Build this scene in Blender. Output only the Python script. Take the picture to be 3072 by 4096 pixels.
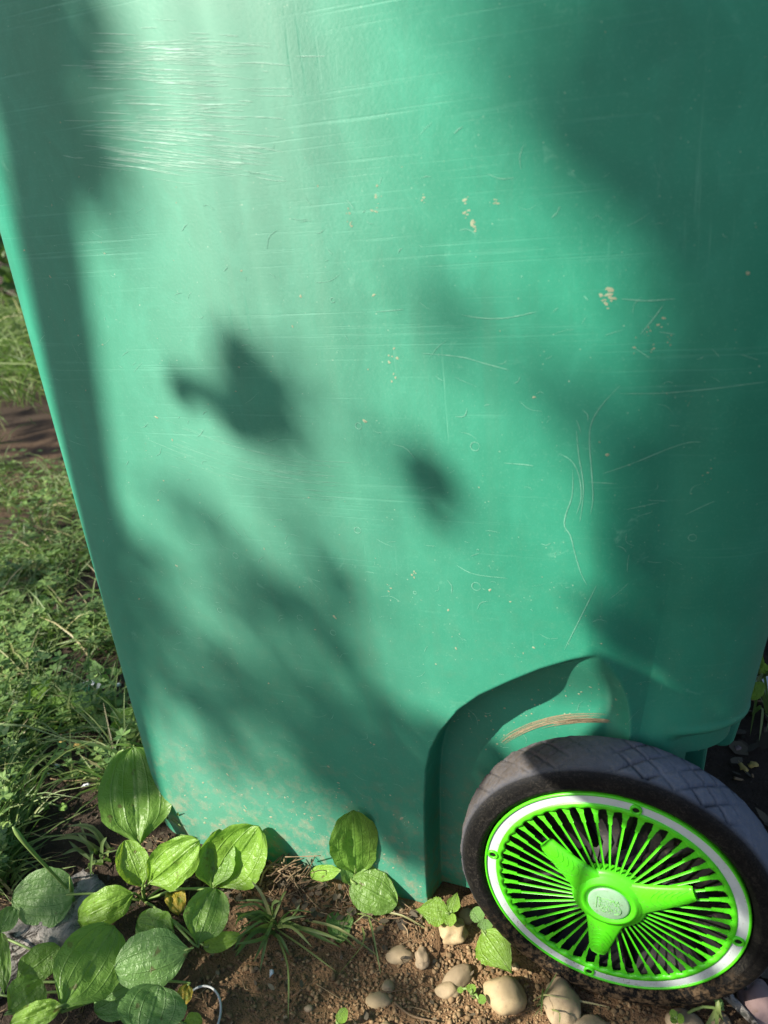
import bpy, bmesh, math, random
import numpy as np
from mathutils import Vector, Matrix, noise

random.seed(7); rng = np.random.default_rng(7)
for o in list(bpy.data.objects): bpy.data.objects.remove(o)
SC = bpy.context.scene; COL = SC.collection
R_ = math.radians
AX = 0.146                                   # axle height = tyre radius

# ---------------------------------------------------------------- camera
F_PX = 770.0
CAM = np.array([0.048, -0.531, 0.621 + AX])
def _rot(a, t):
    c, s = math.cos(t), math.sin(t)
    return np.array({'x': [[1,0,0],[0,c,-s],[0,s,c]], 'z': [[c,-s,0],[s,c,0],[0,0,1]]}[a])
CR = _rot('z', R_(23.9)) @ _rot('x', R_(-23.2)) @ np.array([[1,0,0],[0,0,-1],[0,1,0]], float) @ _rot('z', R_(-5.8))
cd = bpy.data.cameras.new('camera'); cam = bpy.data.objects.new('camera', cd); COL.objects.link(cam)
m4 = Matrix(CR.tolist()).to_4x4(); m4.translation = Vector(CAM); cam.matrix_world = m4
cd.sensor_fit = 'VERTICAL'; cd.sensor_height = 24.0; cd.lens = F_PX/1024*24
cd.clip_start = 0.02; cd.clip_end = 1500
cd.dof.use_dof = True; cd.dof.focus_distance = 0.82; cd.dof.aperture_fstop = 4.6
SC.camera = cam
SC.render.resolution_x = 768; SC.render.resolution_y = 1024

# ---------------------------------------------------------------- sky, sun, exposure
SUN_EL = R_(38)
SH = np.array([-0.669, -0.743]); SH /= np.linalg.norm(SH)
S = np.array([SH[0]*math.cos(SUN_EL), SH[1]*math.cos(SUN_EL), math.sin(SUN_EL)])
w = bpy.data.worlds.new('World'); SC.world = w; w.use_nodes = True
nt = w.node_tree; nt.nodes.clear()
sky = nt.nodes.new('ShaderNodeTexSky'); sky.sky_type = 'NISHITA'; sky.sun_disc = False
sky.sun_elevation = SUN_EL; sky.sun_rotation = math.atan2(SH[0], SH[1]); sky.dust_density = 1.5
bg = nt.nodes.new('ShaderNodeBackground'); bg.inputs['Strength'].default_value = 0.068
out = nt.nodes.new('ShaderNodeOutputWorld')
nt.links.new(sky.outputs[0], bg.inputs[0]); nt.links.new(bg.outputs[0], out.inputs[0])
sd_ = bpy.data.lights.new('sun', 'SUN'); sd_.energy = 5.0; sd_.angle = R_(0.53); sd_.color = (1.0, 0.93, 0.80)
sun = bpy.data.objects.new('sun', sd_); COL.objects.link(sun)
sun.rotation_euler = Vector(S).to_track_quat('Z', 'Y').to_euler(); sun.location = (-3, -4, 5)
vs = SC.view_settings; vs.view_transform = 'Standard'; vs.look = 'None'; vs.gamma = 1; vs.exposure = 1.2
vs.use_curve_mapping = False
SC.render.engine = 'CYCLES'
SC.cycles.max_bounces = 5; SC.cycles.transparent_max_bounces = 8

# ---------------------------------------------------------------- pixel helpers (photo pixels, 3072 x 4096)
def ray(u, v): return CR @ np.array([(u/4-384)/F_PX, -(v/4-512)/F_PX, -1.0])
def onY(u, v, Y): d = ray(u, v); return CAM + d*(Y-CAM[1])/d[1]
def onZ(u, v, Z): d = ray(u, v); return CAM + d*(Z-CAM[2])/d[2]
def depth(p): return -float((np.asarray(p)-CAM) @ CR[:, 2])
def px2m(px, p): return px/4/F_PX*depth(p)
def cB(x, y): return (x*.7233, 2900+y*.7233)
def cA(x, y): return (x*.4219, 3400+y*.4219)
def cC(x, y): return (1000+x*.6631, 3100+y*.6631)
def cL(x, y): return (x*.4219, 2600+y*.4219)
def c5(x, y): return (1700+x*.827, 3500+y*.827)
def c2(x, y): return (1500+x*.6028, 2500+y*.6028)
def k(x, y): return (x*3072/1659, y*3072/1659)

def sstep(a, b, x):
    t = np.clip((np.asarray(x, float)-a)/(b-a), 0, 1); return t*t*(3-2*t)
def nz(x, y, z=0.0): return noise.noise(Vector((x, y, z)))

# ---------------------------------------------------------------- object helpers
def mk(name, V, Fc, mats, parent=None, smooth=True, uv=None, mi=None, attr=None, loc=(0,0,0)):
    me = bpy.data.meshes.new(name)
    V = np.asarray(V, float)
    me.from_pydata(V.tolist(), [], [list(map(int, f)) for f in Fc])
    for m in (mats if isinstance(mats, (list, tuple)) else [mats]): me.materials.append(m)
    if smooth: me.polygons.foreach_set('use_smooth', [True]*len(me.polygons))
    if mi is not None: me.polygons.foreach_set('material_index', list(map(int, mi)))
    if uv is not None:
        l = me.uv_layers.new(name='UVMap'); idx = np.empty(len(me.loops), int); me.loops.foreach_get('vertex_index', idx)
        l.data.foreach_set('uv', np.asarray(uv, np.float32)[idx].ravel())
    if attr is not None:
        a = me.attributes.new('rnd', 'FLOAT', 'POINT'); a.data.foreach_set('value', np.asarray(attr, np.float32))
    me.update()
    o = bpy.data.objects.new(name, me); COL.objects.link(o); o.location = loc
    if parent is not None: o.parent = parent
    return o
def tag(o, label=None, cat=None, group=None, kind=None):
    if label: o['label'] = label
    if cat: o['category'] = cat
    if group: o['group'] = group
    if kind: o['kind'] = kind
    return o
def empty(name, loc, label, cat, group=None):
    o = bpy.data.objects.new(name, None); COL.objects.link(o); o.location = loc; o.empty_display_size = .05
    return tag(o, label, cat, group)

class MB:                                       # a plain vertex / face collector
    def __init__(s): s.V = []; s.F = []; s.M = []; s.A = []
    def add(s, V, F, m=0, a=0.0):
        b = len(s.V); s.V += [tuple(map(float, v)) for v in V]; s.F += [tuple(b+i for i in f) for f in F]
        s.M += [m]*len(F); s.A += [a]*len(V)
    def build(s, name, mats, parent=None, smooth=True, loc=(0,0,0)):
        return mk(name, s.V, s.F, mats, parent, smooth, mi=s.M, attr=s.A, loc=loc)
def tube(mb, pts, rad, n=6, m=0, a=0.0):
    pts = np.asarray(pts, float); N = len(pts); rad = np.broadcast_to(rad, (N,))
    V = []
    for i in range(N):
        t = pts[min(i+1, N-1)]-pts[max(i-1, 0)]; t /= (np.linalg.norm(t)+1e-12)
        up = np.array([0,0,1.]) if abs(t[2]) < .9 else np.array([1.,0,0])
        x = np.cross(t, up); x /= np.linalg.norm(x); y = np.cross(t, x)
        for j in range(n):
            an = 2*math.pi*j/n; V.append(pts[i]+rad[i]*(math.cos(an)*x+math.sin(an)*y))
    F = [(i*n+j, i*n+(j+1) % n, (i+1)*n+(j+1) % n, (i+1)*n+j) for i in range(N-1) for j in range(n)]
    F += [tuple(range(n))[::-1], tuple((N-1)*n+j for j in range(n))]
    mb.add(V, F, m, a)
def box(mb, x0, x1, y0, y1, z0, z1, m=0):
    V = [(x, y, z) for x in (x0, x1) for y in (y0, y1) for z in (z0, z1)]
    mb.add(V, [(0,1,3,2),(4,6,7,5),(0,4,5,1),(2,3,7,6),(0,2,6,4),(1,5,7,3)], m)
def lathe(mb, prof, n, m=0, closed=False):      # around the Y axis, profile of (r, y)
    P = len(prof); V = []
    for i in range(n):
        a = 2*math.pi*i/n; c, s = math.cos(a), math.sin(a)
        V += [(r*c, y, r*s) for r, y in prof]
    F = []
    for i in range(n):
        j = (i+1) % n
        for q in range(P if closed else P-1):
            q2 = (q+1) % P; F.append((i*P+q, j*P+q, j*P+q2, i*P+q2))
    mb.add(V, F, m)

# ---------------------------------------------------------------- node helper
class NT:
    def __init__(s, name):
        s.m = bpy.data.materials.new(name); s.m.use_nodes = True; s.t = s.m.node_tree; s.t.nodes.clear()
        s.out = s.n('ShaderNodeOutputMaterial')
    def n(s, ty, **kw):
        x = s.t.nodes.new(ty)
        for a, b in kw.items(): setattr(x, a, b)
        return x
    def l(s, a, b): s.t.links.new(a, b)
    def coord(s, which='Object'): return s.n('ShaderNodeTexCoord').outputs[which]
    def mapping(s, vec, scale=(1,1,1), rot=(0,0,0), loc=(0,0,0)):
        x = s.n('ShaderNodeMapping'); s.l(vec, x.inputs['Vector'])
        x.inputs['Scale'].default_value = scale; x.inputs['Rotation'].default_value = rot; x.inputs['Location'].default_value = loc
        return x.outputs[0]
    def noise(s, vec, scale, detail=3, rough=.55, dist=0.0):
        x = s.n('ShaderNodeTexNoise'); s.l(vec, x.inputs['Vector'])
        x.inputs['Scale'].default_value = scale; x.inputs['Detail'].default_value = detail
        x.inputs['Roughness'].default_value = rough; x.inputs['Distortion'].default_value = dist
        return x.outputs['Fac']
    def voro(s, vec, scale, feature='F1'):
        x = s.n('ShaderNodeTexVoronoi'); x.feature = feature; s.l(vec, x.inputs['Vector']); x.inputs['Scale'].default_value = scale
        return x.outputs['Distance']
    def ramp(s, fac, stops, interp='LINEAR'):
        x = s.n('ShaderNodeValToRGB'); x.color_ramp.interpolation = interp; s.l(fac, x.inputs[0]); e = x.color_ramp.elements
        while len(e) < len(stops): e.new(.5)
        for el, (p, c) in zip(e, stops):
            el.position = p; el.color = (c, c, c, 1) if not isinstance(c, (tuple, list)) else (*c, 1)
        return x.outputs[0]
    def math(s, op, a, b=None, c=None, clamp=False):
        x = s.n('ShaderNodeMath', operation=op); x.use_clamp = clamp
        for i, v in enumerate((a, b, c)):
            if v is None: continue
            if isinstance(v, (int, float)): x.inputs[i].default_value = v
            else: s.l(v, x.inputs[i])
        return x.outputs[0]
    def mix(s, fac, a, b):
        x = s.n('ShaderNodeMix', data_type='RGBA')
        for sock, v in ((x.inputs[0], fac), (x.inputs[6], a), (x.inputs[7], b)):
            if isinstance(v, (int, float)): sock.default_value = v
            elif isinstance(v, (tuple, list)): sock.default_value = (*v, 1)
            else: s.l(v, sock)
        return x.outputs[2]
    def bump(s, h, strength=.3, dist=.001, normal=None):
        x = s.n('ShaderNodeBump'); s.l(h, x.inputs['Height']); x.inputs['Strength'].default_value = strength
        x.inputs['Distance'].default_value = dist
        if normal is not None: s.l(normal, x.inputs['Normal'])
        return x.outputs[0]
    def bsdf(s, color, rough=.5, normal=None, spec=.5, **kw):
        b = s.n('ShaderNodeBsdfPrincipled')
        for nm, v in (('Base Color', color), ('Roughness', rough), ('Specular IOR Level', spec)):
            if isinstance(v, (int, float)): b.inputs[nm].default_value = v
            elif isinstance(v, (tuple, list)): b.inputs[nm].default_value = (*v, 1)
            else: s.l(v, b.inputs[nm])
        for nm, v in kw.items():
            nm = nm.replace('_', ' ')
            if isinstance(v, (int, float)): b.inputs[nm].default_value = v
            else: s.l(v, b.inputs[nm])
        if normal is not None: s.l(normal, b.inputs['Normal'])
        return b.outputs[0]
    def done(s, sh): s.l(sh, s.out.inputs['Surface']); return s.m
    def sep(s, vec):
        x = s.n('ShaderNodeSeparateXYZ'); s.l(vec, x.inputs[0]); return x.outputs
    def attr(s, name='rnd'): return s.n('ShaderNodeAttribute', attribute_name=name).outputs['Fac']

# ---------------------------------------------------------------- materials
def mat_cart():
    T = NT('green_plastic'); co = T.coord('Object'); x, y, z = T.sep(co)
    big = T.noise(co, 3.5, 4); cloud = T.noise(co, 14, 5, .65)
    base = T.mix(T.ramp(big, [(.3, 0.), (.75, 1.)]), (.017, .202, .122), (.026, .238, .150))
    # cloudy paler patches, stronger higher up
    haze = T.math('MULTIPLY', T.ramp(cloud, [(.45, 0.), (.8, 1.)]), T.ramp(z, [(.25, .1), (.7, .55)]))
    base = T.mix(T.math('MULTIPLY', haze, .4), base, (.03, .31, .20))
    # long handling scratches lying across the wall
    s1 = T.ramp(T.noise(T.mapping(co, (5, 5, 420)), 1.0, 3, .6), [(.60, 0.), (.72, 1.)])
    s2 = T.ramp(T.noise(T.mapping(co, (9, 9, 260), (0, R_(14), 0)), 1.0, 3, .6), [(.62, 0.), (.73, 1.)])
    s3 = T.ramp(T.noise(T.mapping(co, (240, 30, 7), (0, R_(-8), 0)), 1.0, 3, .6), [(.63, 0.), (.75, 1.)])
    s4 = T.ramp(T.noise(T.mapping(co, (11, 9, 330), (0, R_(-22), 0)), 1.0, 3, .6), [(.63, 0.), (.74, 1.)])
    p1 = T.ramp(T.noise(T.mapping(co, (1, 1, 1.6)), 6, 3), [(.44, 0.), (.58, 1.)])
    p2 = T.ramp(T.noise(T.mapping(co, (1, 1, 1), (0,0,0), (3.1, 1, 2)), 7, 3), [(.48, 0.), (.60, 1.)])
    p3 = T.ramp(T.noise(T.mapping(co, (1, 1, 1), (0,0,0), (7.7, 4, 5)), 8, 3), [(.55, 0.), (.66, 1.)])
    p4 = T.ramp(T.noise(T.mapping(co, (1, 1, 1), (0,0,0), (1.7, 9, 3)), 6, 3), [(.49, 0.), (.61, 1.)])
    up = T.ramp(z, [(.25, .25), (.75, 1.)])
    sc = T.math('MAXIMUM', T.math('MULTIPLY', T.math('MULTIPLY', s1, p1), up), T.math('MULTIPLY', T.math('MULTIPLY', s2, p2), .45))
    sc = T.math('MAXIMUM', sc, T.math('MULTIPLY', T.math('MULTIPLY', s3, p3), up))
    sc = T.math('MAXIMUM', sc, T.math('MULTIPLY', T.math('MULTIPLY', s4, p4), .45))
    base = T.mix(T.math('MULTIPLY', sc, .28), base, (.16, .46, .34))
    # scuffed patches
    sf = T.math('MULTIPLY', T.ramp(T.noise(co, 55, 6, .75, .6), [(.60, 0.), (.72, 1.)]), T.ramp(T.noise(co, 9, 2), [(.5, 0.), (.62, 1.)]))
    base = T.mix(T.math('MULTIPLY', sf, .34), base, (.20, .46, .34))
    bl = T.ramp(T.noise(T.mapping(co, (1, 1, .55)), 26, 6, .7, .8), [(.46, 0.), (.72, 1.)])
    base = T.mix(T.math('MULTIPLY', T.math('MULTIPLY', bl, up), .30), base, (.05, .36, .24))
    bd = T.ramp(T.noise(T.mapping(co, (1, 1, 1), (0,0,0), (5, 2, 8)), 11, 5, .6), [(.5, 0.), (.72, 1.)])
    base = T.mix(T.math('MULTIPLY', bd, .35), base, (.008, .15, .092))
    # soil splashed up from the ground
    low = T.ramp(z, [(.02, 1.), (.085, .6), (.22, .08), (.6, .0)])
    d1 = T.ramp(T.noise(co, 60, 6, .7), [(.48, 0.), (.68, 1.)])
    dirt = T.math('MULTIPLY', low, d1)
    base = T.mix(T.math('MULTIPLY', dirt, .85), base, (.24, .175, .095))
    film = T.math('MULTIPLY', low, T.ramp(T.noise(co, 9, 3), [(.4, .15), (.7, .6)]))
    base = T.mix(T.math('MULTIPLY', film, .35), base, (.08, .12, .075))
    # pale dust specks scattered over the wall
    spots = T.ramp(T.voro(co, 140), [(.05, 1.), (.10, 0.)])
    spots = T.math('MULTIPLY', spots, T.ramp(T.noise(co, 45, 2), [(.60, 0.), (.66, 1.)]))
    base = T.mix(T.math('MULTIPLY', spots, .55), base, (.45, .55, .42))
    gr = T.ramp(T.noise(co, 520, 3, .7), [(.56, 0.), (.70, 1.)])
    base = T.mix(T.math('MULTIPLY', T.math('MULTIPLY', gr, T.noise(co, 12, 4)), .30), base, (.16, .40, .29))
    sp2 = T.math('MULTIPLY', T.ramp(T.voro(co, 210), [(.06, 1.), (.13, 0.)]), T.ramp(T.noise(co, 60, 2), [(.56, 0.), (.62, 1.)]))
    base = T.mix(T.math('MULTIPLY', sp2, .5), base, (.32, .48, .36))
    run = T.math('MULTIPLY', T.ramp(T.noise(T.mapping(co, (70, 20, 2.2)), 1.0, 4, .6), [(.52, 0.), (.70, 1.)]), T.ramp(T.noise(co, 5, 2), [(.42, 0.), (.62, 1.)]))
    base = T.mix(T.math('MULTIPLY', run, .22), base, (.06, .17, .11))
    rough = T.math('ADD', .41, T.math('ADD', T.math('MULTIPLY', cloud, .14), T.math('MULTIPLY', dirt, .3)))
    h = T.math('ADD', T.math('MULTIPLY', sc, -.6), T.math('ADD', T.math('MULTIPLY', T.noise(co, 420, 2), .35), T.math('ADD', T.math('MULTIPLY', big, 2.0), dirt)))
    nrm = T.bump(h, .35, .0006)
    tan = T.n('ShaderNodeCombineXYZ'); tan.inputs[2].default_value = 1
    return T.done(T.bsdf(base, rough, nrm, .48, Anisotropic=.85, Tangent=tan.outputs[0]))
def mat_dirt(name='soil', dark=False):
    T = NT(name); co = T.coord('Object'); x, y, z = T.sep(co)
    n1 = T.noise(co, 5, 5, .6); n2 = T.noise(co, 45, 6, .7); n3 = T.noise(co, 260, 4, .7)
    clay = T.mix(n2, (.17, .096, .048), (.36, .225, .12))
    humus = T.mix(n2, (.035, .026, .020), (.085, .060, .042))
    # bare clay on the trodden strip in front of the wheel, dark humus elsewhere
    dx = T.math('SUBTRACT', x, -.17); dy = T.math('SUBTRACT', y, -.06)
    d = T.math('SQRT', T.math('ADD', T.math('MULTIPLY', dx, dx), T.math('MULTIPLY', T.math('MULTIPLY', dy, dy), 1.3)))
    k1 = T.ramp(T.math('ADD', d, T.math('MULTIPLY', T.math('SUBTRACT', n1, .5), .32)), [(.17, 1.), (.31, 0.)])
    ddx = T.math('SUBTRACT', x, -2.1); ddy = T.math('SUBTRACT', y, 1.25)
    d2 = T.math('SQRT', T.math('ADD', T.math('MULTIPLY', ddx, ddx), T.math('MULTIPLY', ddy, ddy)))
    k2 = T.ramp(T.math('ADD', d2, T.math('MULTIPLY', T.math('SUBTRACT', n1, .5), .5)), [(.35, 1.), (.7, 0.)])
    c = T.mix(T.math('MAXIMUM', k1, T.math('MULTIPLY', k2, .2)), humus, clay)
    c = T.mix(T.math('MULTIPLY', T.ramp(n3, [(.62, 0.), (.75, 1.)]), .35), c, (.34, .27, .19))
    c = T.mix(T.math('MULTIPLY', T.ramp(n3, [(.25, 1.), (.40, 0.)]), .22), c, (.04, .026, .018))
    nrm = T.bump(T.math('ADD', n3, T.math('MULTIPLY', n2, 2)), 1.0, .008)
    return T.done(T.bsdf(c, .93, nrm, .2))
def mat_leaf(name, c0, c1, tr, vein, yellow=0.0):
    T = NT(name); uv = T.coord('UV'); u, v, _ = T.sep(uv); oi = T.n('ShaderNodeObjectInfo').outputs['Random']
    au = T.math('ABSOLUTE', T.math('SUBTRACT', T.math('MULTIPLY', u, 2), 1))
    vm = T.ramp(au, [(.0, 1.), (.035, .6), (.06, 0.)])
    for p in (.34, .66):
        d = T.math('ABSOLUTE', T.math('SUBTRACT', au, p)); vm = T.math('MAXIMUM', vm, T.ramp(d, [(.0, .75), (.03, 0.)]))
    nmap = T.mapping(uv, (1, 1.6, 1))
    oc = T.coord('Object')
    net = T.ramp(T.voro(T.mapping(uv, (7, 11, 1)), 1.0, 'DISTANCE_TO_EDGE'), [(.0, 1.), (.06, 0.)])
    nb = T.noise(nmap, 6, 4, .6); nf = T.noise(oc, 90, 4)
    col = T.mix(nb, c0, c1)
    col = T.mix(T.math('MULTIPLY', oi, .35), col, (.10, .20, .02))
    col = T.mix(T.math('MULTIPLY', vm, .18), col, vein)
    col = T.mix(T.math('MULTIPLY', net, .07), col, vein)
    bl = T.math('MULTIPLY', T.ramp(T.noise(oc, 70, 3), [(.66, 0.), (.70, 1.)]), .8)
    col = T.mix(bl, col, (.10, .075, .03))
    if yellow: col = T.mix(T.ramp(T.noise(nmap, 3.5, 4), [(.3, 0.), (.6, yellow)]), col, (.42, .30, .04))
    h = T.math('SUBTRACT', T.math('MULTIPLY', T.noise(T.mapping(uv, (6, 10, 1)), 1.0, 4, .6, .6), 3.2), T.math('ADD', vm, T.math('MULTIPLY', net, .25)))
    nrm = T.bump(h, .5, .0017)
    p = T.bsdf(col, T.math('ADD', .28, T.math('MULTIPLY', nf, .2)), nrm, .5)
    t = T.n('ShaderNodeBsdfTranslucent'); T.l(T.mix(nb, tr, tuple(min(1, q*1.2) for q in tr)), t.inputs['Color']); T.l(nrm, t.inputs['Normal'])
    mx = T.n('ShaderNodeMixShader'); mx.inputs[0].default_value = .34; T.l(p, mx.inputs[1]); T.l(t.outputs[0], mx.inputs[2])
    return T.done(mx.outputs[0])
def mat_blade(name, stops, tr=(.16, .30, .05), fac=.3, rough=.45):
    T = NT(name); a = T.attr(); co = T.coord('Object')
    col = T.ramp(a, stops); col = T.mix(T.math('MULTIPLY', T.noise(co, 60, 3), .3), col, (.05, .09, .03))
    p = T.bsdf(col, rough, None, .4); t = T.n('ShaderNodeBsdfTranslucent'); t.inputs['Color'].default_value = (*tr, 1)
    mx = T.n('ShaderNodeMixShader'); mx.inputs[0].default_value = fac; T.l(p, mx.inputs[1]); T.l(t.outputs[0], mx.inputs[2])
    return T.done(mx.outputs[0])
def mat_simple(name, c, rough=.5, c2=None, scale=40, bump=0.0, spec=.5, dirt=0.0, dirtc=(.16, .11, .06)):
    T = NT(name); co = T.coord('Object'); n1 = T.noise(co, scale, 5, .65)
    col = T.mix(n1, c, c2 or c)
    if dirt:
        col = T.mix(T.math('MULTIPLY', T.ramp(T.noise(co, scale*3, 5, .7), [(.55, 0.), (.7, 1.)]), dirt), col, dirtc)
    nrm = T.bump(n1, bump, .002) if bump else None
    return T.done(T.bsdf(col, rough, nrm, spec))
def mat_hub(name, c, rough, specks):
    T = NT(name); co = T.coord('Object'); x, y, z = T.sep(co)
    low = T.ramp(T.math('ADD', z, T.math('MULTIPLY', x, -.25)), [(-.0, .06), (.5, .06)]) if False else T.ramp(T.math('MULTIPLY_ADD', z, -4.5, .42), [(.0, .22), (.35, .5), (.95, 1.)])
    sp = T.ramp(T.noise(T.mapping(co, (1, 1, 1)), 420, 3, .6), [(.60, 0.), (.66, 1.)])
    sp2 = T.ramp(T.noise(co, 120, 4, .7), [(.60, 0.), (.72, 1.)])
    d = T.math('MULTIPLY', T.math('MAXIMUM', T.math('MULTIPLY', sp, T.ramp(T.noise(co, 40, 2), [(.45, 0.), (.6, 1.)])), T.math('MULTIPLY', sp2, .7)), low)
    col = T.mix(T.math('MULTIPLY', d, specks), c, (.13, .085, .045))
    col = T.mix(T.math('MULTIPLY', T.ramp(T.noise(co, 38, 5, .7), [(.42, 0.), (.75, 1.)]), .22), col, (.10, .22, .06))
    return T.done(T.bsdf(col, T.math('ADD', rough, T.math('MULTIPLY', d, .3)), T.bump(T.noise(co, 300, 2), .12, .0005), .5))
def mat_tyre():
    T = NT('tyre_rubber'); co = T.coord('Object'); x, y, z = T.sep(co)
    r = T.math('SQRT', T.math('ADD', T.math('MULTIPLY', x, x), T.math('MULTIPLY', z, z)))
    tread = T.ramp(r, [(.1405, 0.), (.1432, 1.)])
    n1 = T.noise(co, 30, 5, .7); n2 = T.noise(co, 160, 5, .7); fib = T.noise(T.mapping(co, (150, 420, 150), (.3, .4, .2)), 1.0, 6, .8, 2.5)
    black = T.mix(n1, (.003, .003, .0035), (.008, .0078, .0075))
    worn_sky = T.mix(n1, (.085, .105, .15), (.165, .19, .25))  # worn tread grey with the blue sky reflection painted in
    c = T.mix(tread, black, worn_sky)
    dust = T.math('MULTIPLY', T.ramp(fib, [(.50, 0.), (.60, 1.)]), T.ramp(n1, [(.35, .25), (.65, 1.)]))
    c = T.mix(T.math('MULTIPLY', dust, T.math('MULTIPLY_ADD', tread, .55, .12)), c, (.24, .21, .165))
    left = T.ramp(T.math('MULTIPLY_ADD', x, -3.2, .42), [(.3, 0.), (.62, 1.)])
    c = T.mix(T.math('MULTIPLY', T.math('MULTIPLY', left, tread), T.math('MULTIPLY_ADD', n2, .6, .45)), c, (.062, .045, .028))
    low = T.ramp(T.math('MULTIPLY_ADD', z, -5., .0), [(.25, 0.), (.6, 1.)])
    mud = T.math('MULTIPLY', low, T.ramp(n2, [(.46, 0.), (.60, 1.)]))
    c = T.mix(T.math('MULTIPLY', mud, .9), c, (.19, .125, .07))
    nrm = T.bump(T.math('ADD', n2, T.math('ADD', fib, mud)), .6, .0018)
    return T.done(T.bsdf(c, T.math('MULTIPLY_ADD', tread, .12, .66), nrm, .12))
def mat_stone(name, a, b, c):
    T = NT(name); co = T.coord('Object'); n1 = T.noise(co, 22, 5, .6); n2 = T.noise(co, 130, 5, .7)
    oi = T.n('ShaderNodeObjectInfo').outputs['Random']
    col = T.mix(T.ramp(n1, [(.3, 0.), (.7, 1.)]), a, b); col = T.mix(T.math('MULTIPLY', oi, .85), col, c)
    col = T.mix(T.math('MULTIPLY', T.ramp(n2, [(.55, 0.), (.7, 1.)]), .5), col, (.15, .10, .055))
    z = T.sep(T.coord('Generated'))[2]
    col = T.mix(T.math('MULTIPLY', T.ramp(T.math('MULTIPLY_ADD', n2, .35, z), [(.42, 1.), (.66, 0.)]), .85), col, (.16, .10, .055))
    return T.done(T.bsdf(col, .72, T.bump(T.math('ADD', n1, T.math('MULTIPLY', n2, .4)), .35, .003), .35))

def mat_wood():
    T = NT('grey_lichen_wood'); co = T.coord('Object'); a = T.noise(T.mapping(co, (1, 1.8, 1)), 45, 6, .75, 1.0); b = T.noise(co, 160, 5, .7)
    c = T.mix(T.ramp(a, [(.42, 0.), (.52, 1.)]), (.045, .038, .032), T.mix(b, (.26, .23, .20), (.42, .39, .36)))
    c = T.mix(T.ramp(T.noise(co, 18, 3), [(.56, 0.), (.68, .7)]), c, (.10, .12, .11))
    return T.done(T.bsdf(c, .9, T.bump(T.math('ADD', a, b), .9, .004), .2))
M = dict(
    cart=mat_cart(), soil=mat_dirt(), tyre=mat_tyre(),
    plantain=mat_leaf('plantain_leaf', (.12, .25, .040), (.19, .34, .065), (.26, .46, .05), (.20, .34, .12)),
    bright=mat_leaf('bright_leaf', (.16, .32, .032), (.24, .41, .06), (.38, .58, .05), (.26, .42, .10)),  # brighter, yellower leaf green
    dull=mat_leaf('dull_leaf', (.125, .26, .065), (.18, .33, .10), (.22, .38, .08), (.17, .28, .12)),  # greyer, bluer leaf green
    yellow=mat_leaf('yellowing_leaf', (.14, .22, .03), (.22, .26, .04), (.35, .36, .04), (.30, .30, .10), 1.0),
    grass=mat_blade('grass_blade', [(0., (.07, .125, .045)), (.45, (.15, .22, .07)), (.75, (.24, .31, .10)), (.9, (.36, .32, .16)), (1., (.40, .34, .20))]),
    clover=mat_blade('clover_leaflet', [(0., (.075, .15, .045)), (.6, (.16, .27, .075)), (1., (.26, .38, .11))]),
    straw=mat_blade('straw_strand', [(0., (.10, .055, .03)), (.6, (.22, .13, .075)), (1., (.34, .24, .14))], (.2, .12, .06), .1, .7),
    litter=mat_blade('leaf_litter', [(0., (.035, .026, .022)), (.55, (.085, .06, .045)), (.88, (.16, .115, .08)), (1., (.34, .26, .17))], (.1, .06, .03), .1, .8),
    crumb=mat_blade('soil_crumb', [(0., (.05, .032, .02)), (.5, (.19, .113, .06)), (1., (.36, .235, .13))], (.05, .03, .02), .02, .95),
    treeleaf=mat_blade('tree_leaf', [(0., (.04, .09, .02)), (1., (.09, .17, .04))], (.10, .2, .03), .25),
    bark=mat_simple('bark', (.07, .05, .035), .9, (.15, .115, .085), 25, .8),
    lime=mat_hub('lime_plastic', (.075, .62, .008), .40, 1.0), white=mat_hub('white_band_plastic', (.50, .55, .56), .4, .95),
    black=mat_simple('black_plastic', (.0025, .0025, .003), .55, (.008, .0075, .007), 60, .2, .3, .35, (.07, .05, .032)),
    cap=mat_hub('worn_cap_plastic', (.30, .52, .32), .45, .9), emblem=mat_simple('emblem_green', (.12, .50, .06), .5, (.30, .55, .25), 300),
    scratch=mat_simple('scratch_pale', (.085, .33, .235), .5, (.26, .48, .37), 260),
    mud=mat_simple('dried_mud', (.24, .19, .11), .95, (.38, .31, .20), 190, .5),
    fleck=mat_simple('pale_fleck', (.34, .42, .29), .9, (.18, .18, .11), 160),
    pebble=mat_stone('river_pebble', (.27, .20, .105), (.41, .315, .18), (.20, .155, .11)),
    rock=mat_stone('purple_rock', (.19, .12, .11), (.28, .19, .18), (.2, .15, .15)),
    plasticw=mat_simple('white_plastic', (.62, .66, .70), .35, (.72, .75, .78), 30),
    plasticg=mat_simple('green_print', (.05, .35, .16), .35), wood=mat_wood(), glint=mat_simple('scratch_glint', (.26, .54, .42), .4, (.50, .70, .60), 260),  # glint: scratches with the sun's sparkle painted as a paler colour
    darkstuff=mat_simple('dark_plastic', (.012, .016, .024), .5), greyp=mat_simple('grey_plastic', (.34, .36, .37), .5, (.45, .46, .46), 60, .2), orange=mat_simple('orange_chip', (.5, .17, .05), .7),
    dryleaf=mat_simple('dry_leaf', (.36, .27, .07), .8, (.46, .33, .10), 60, .3),
)

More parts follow.
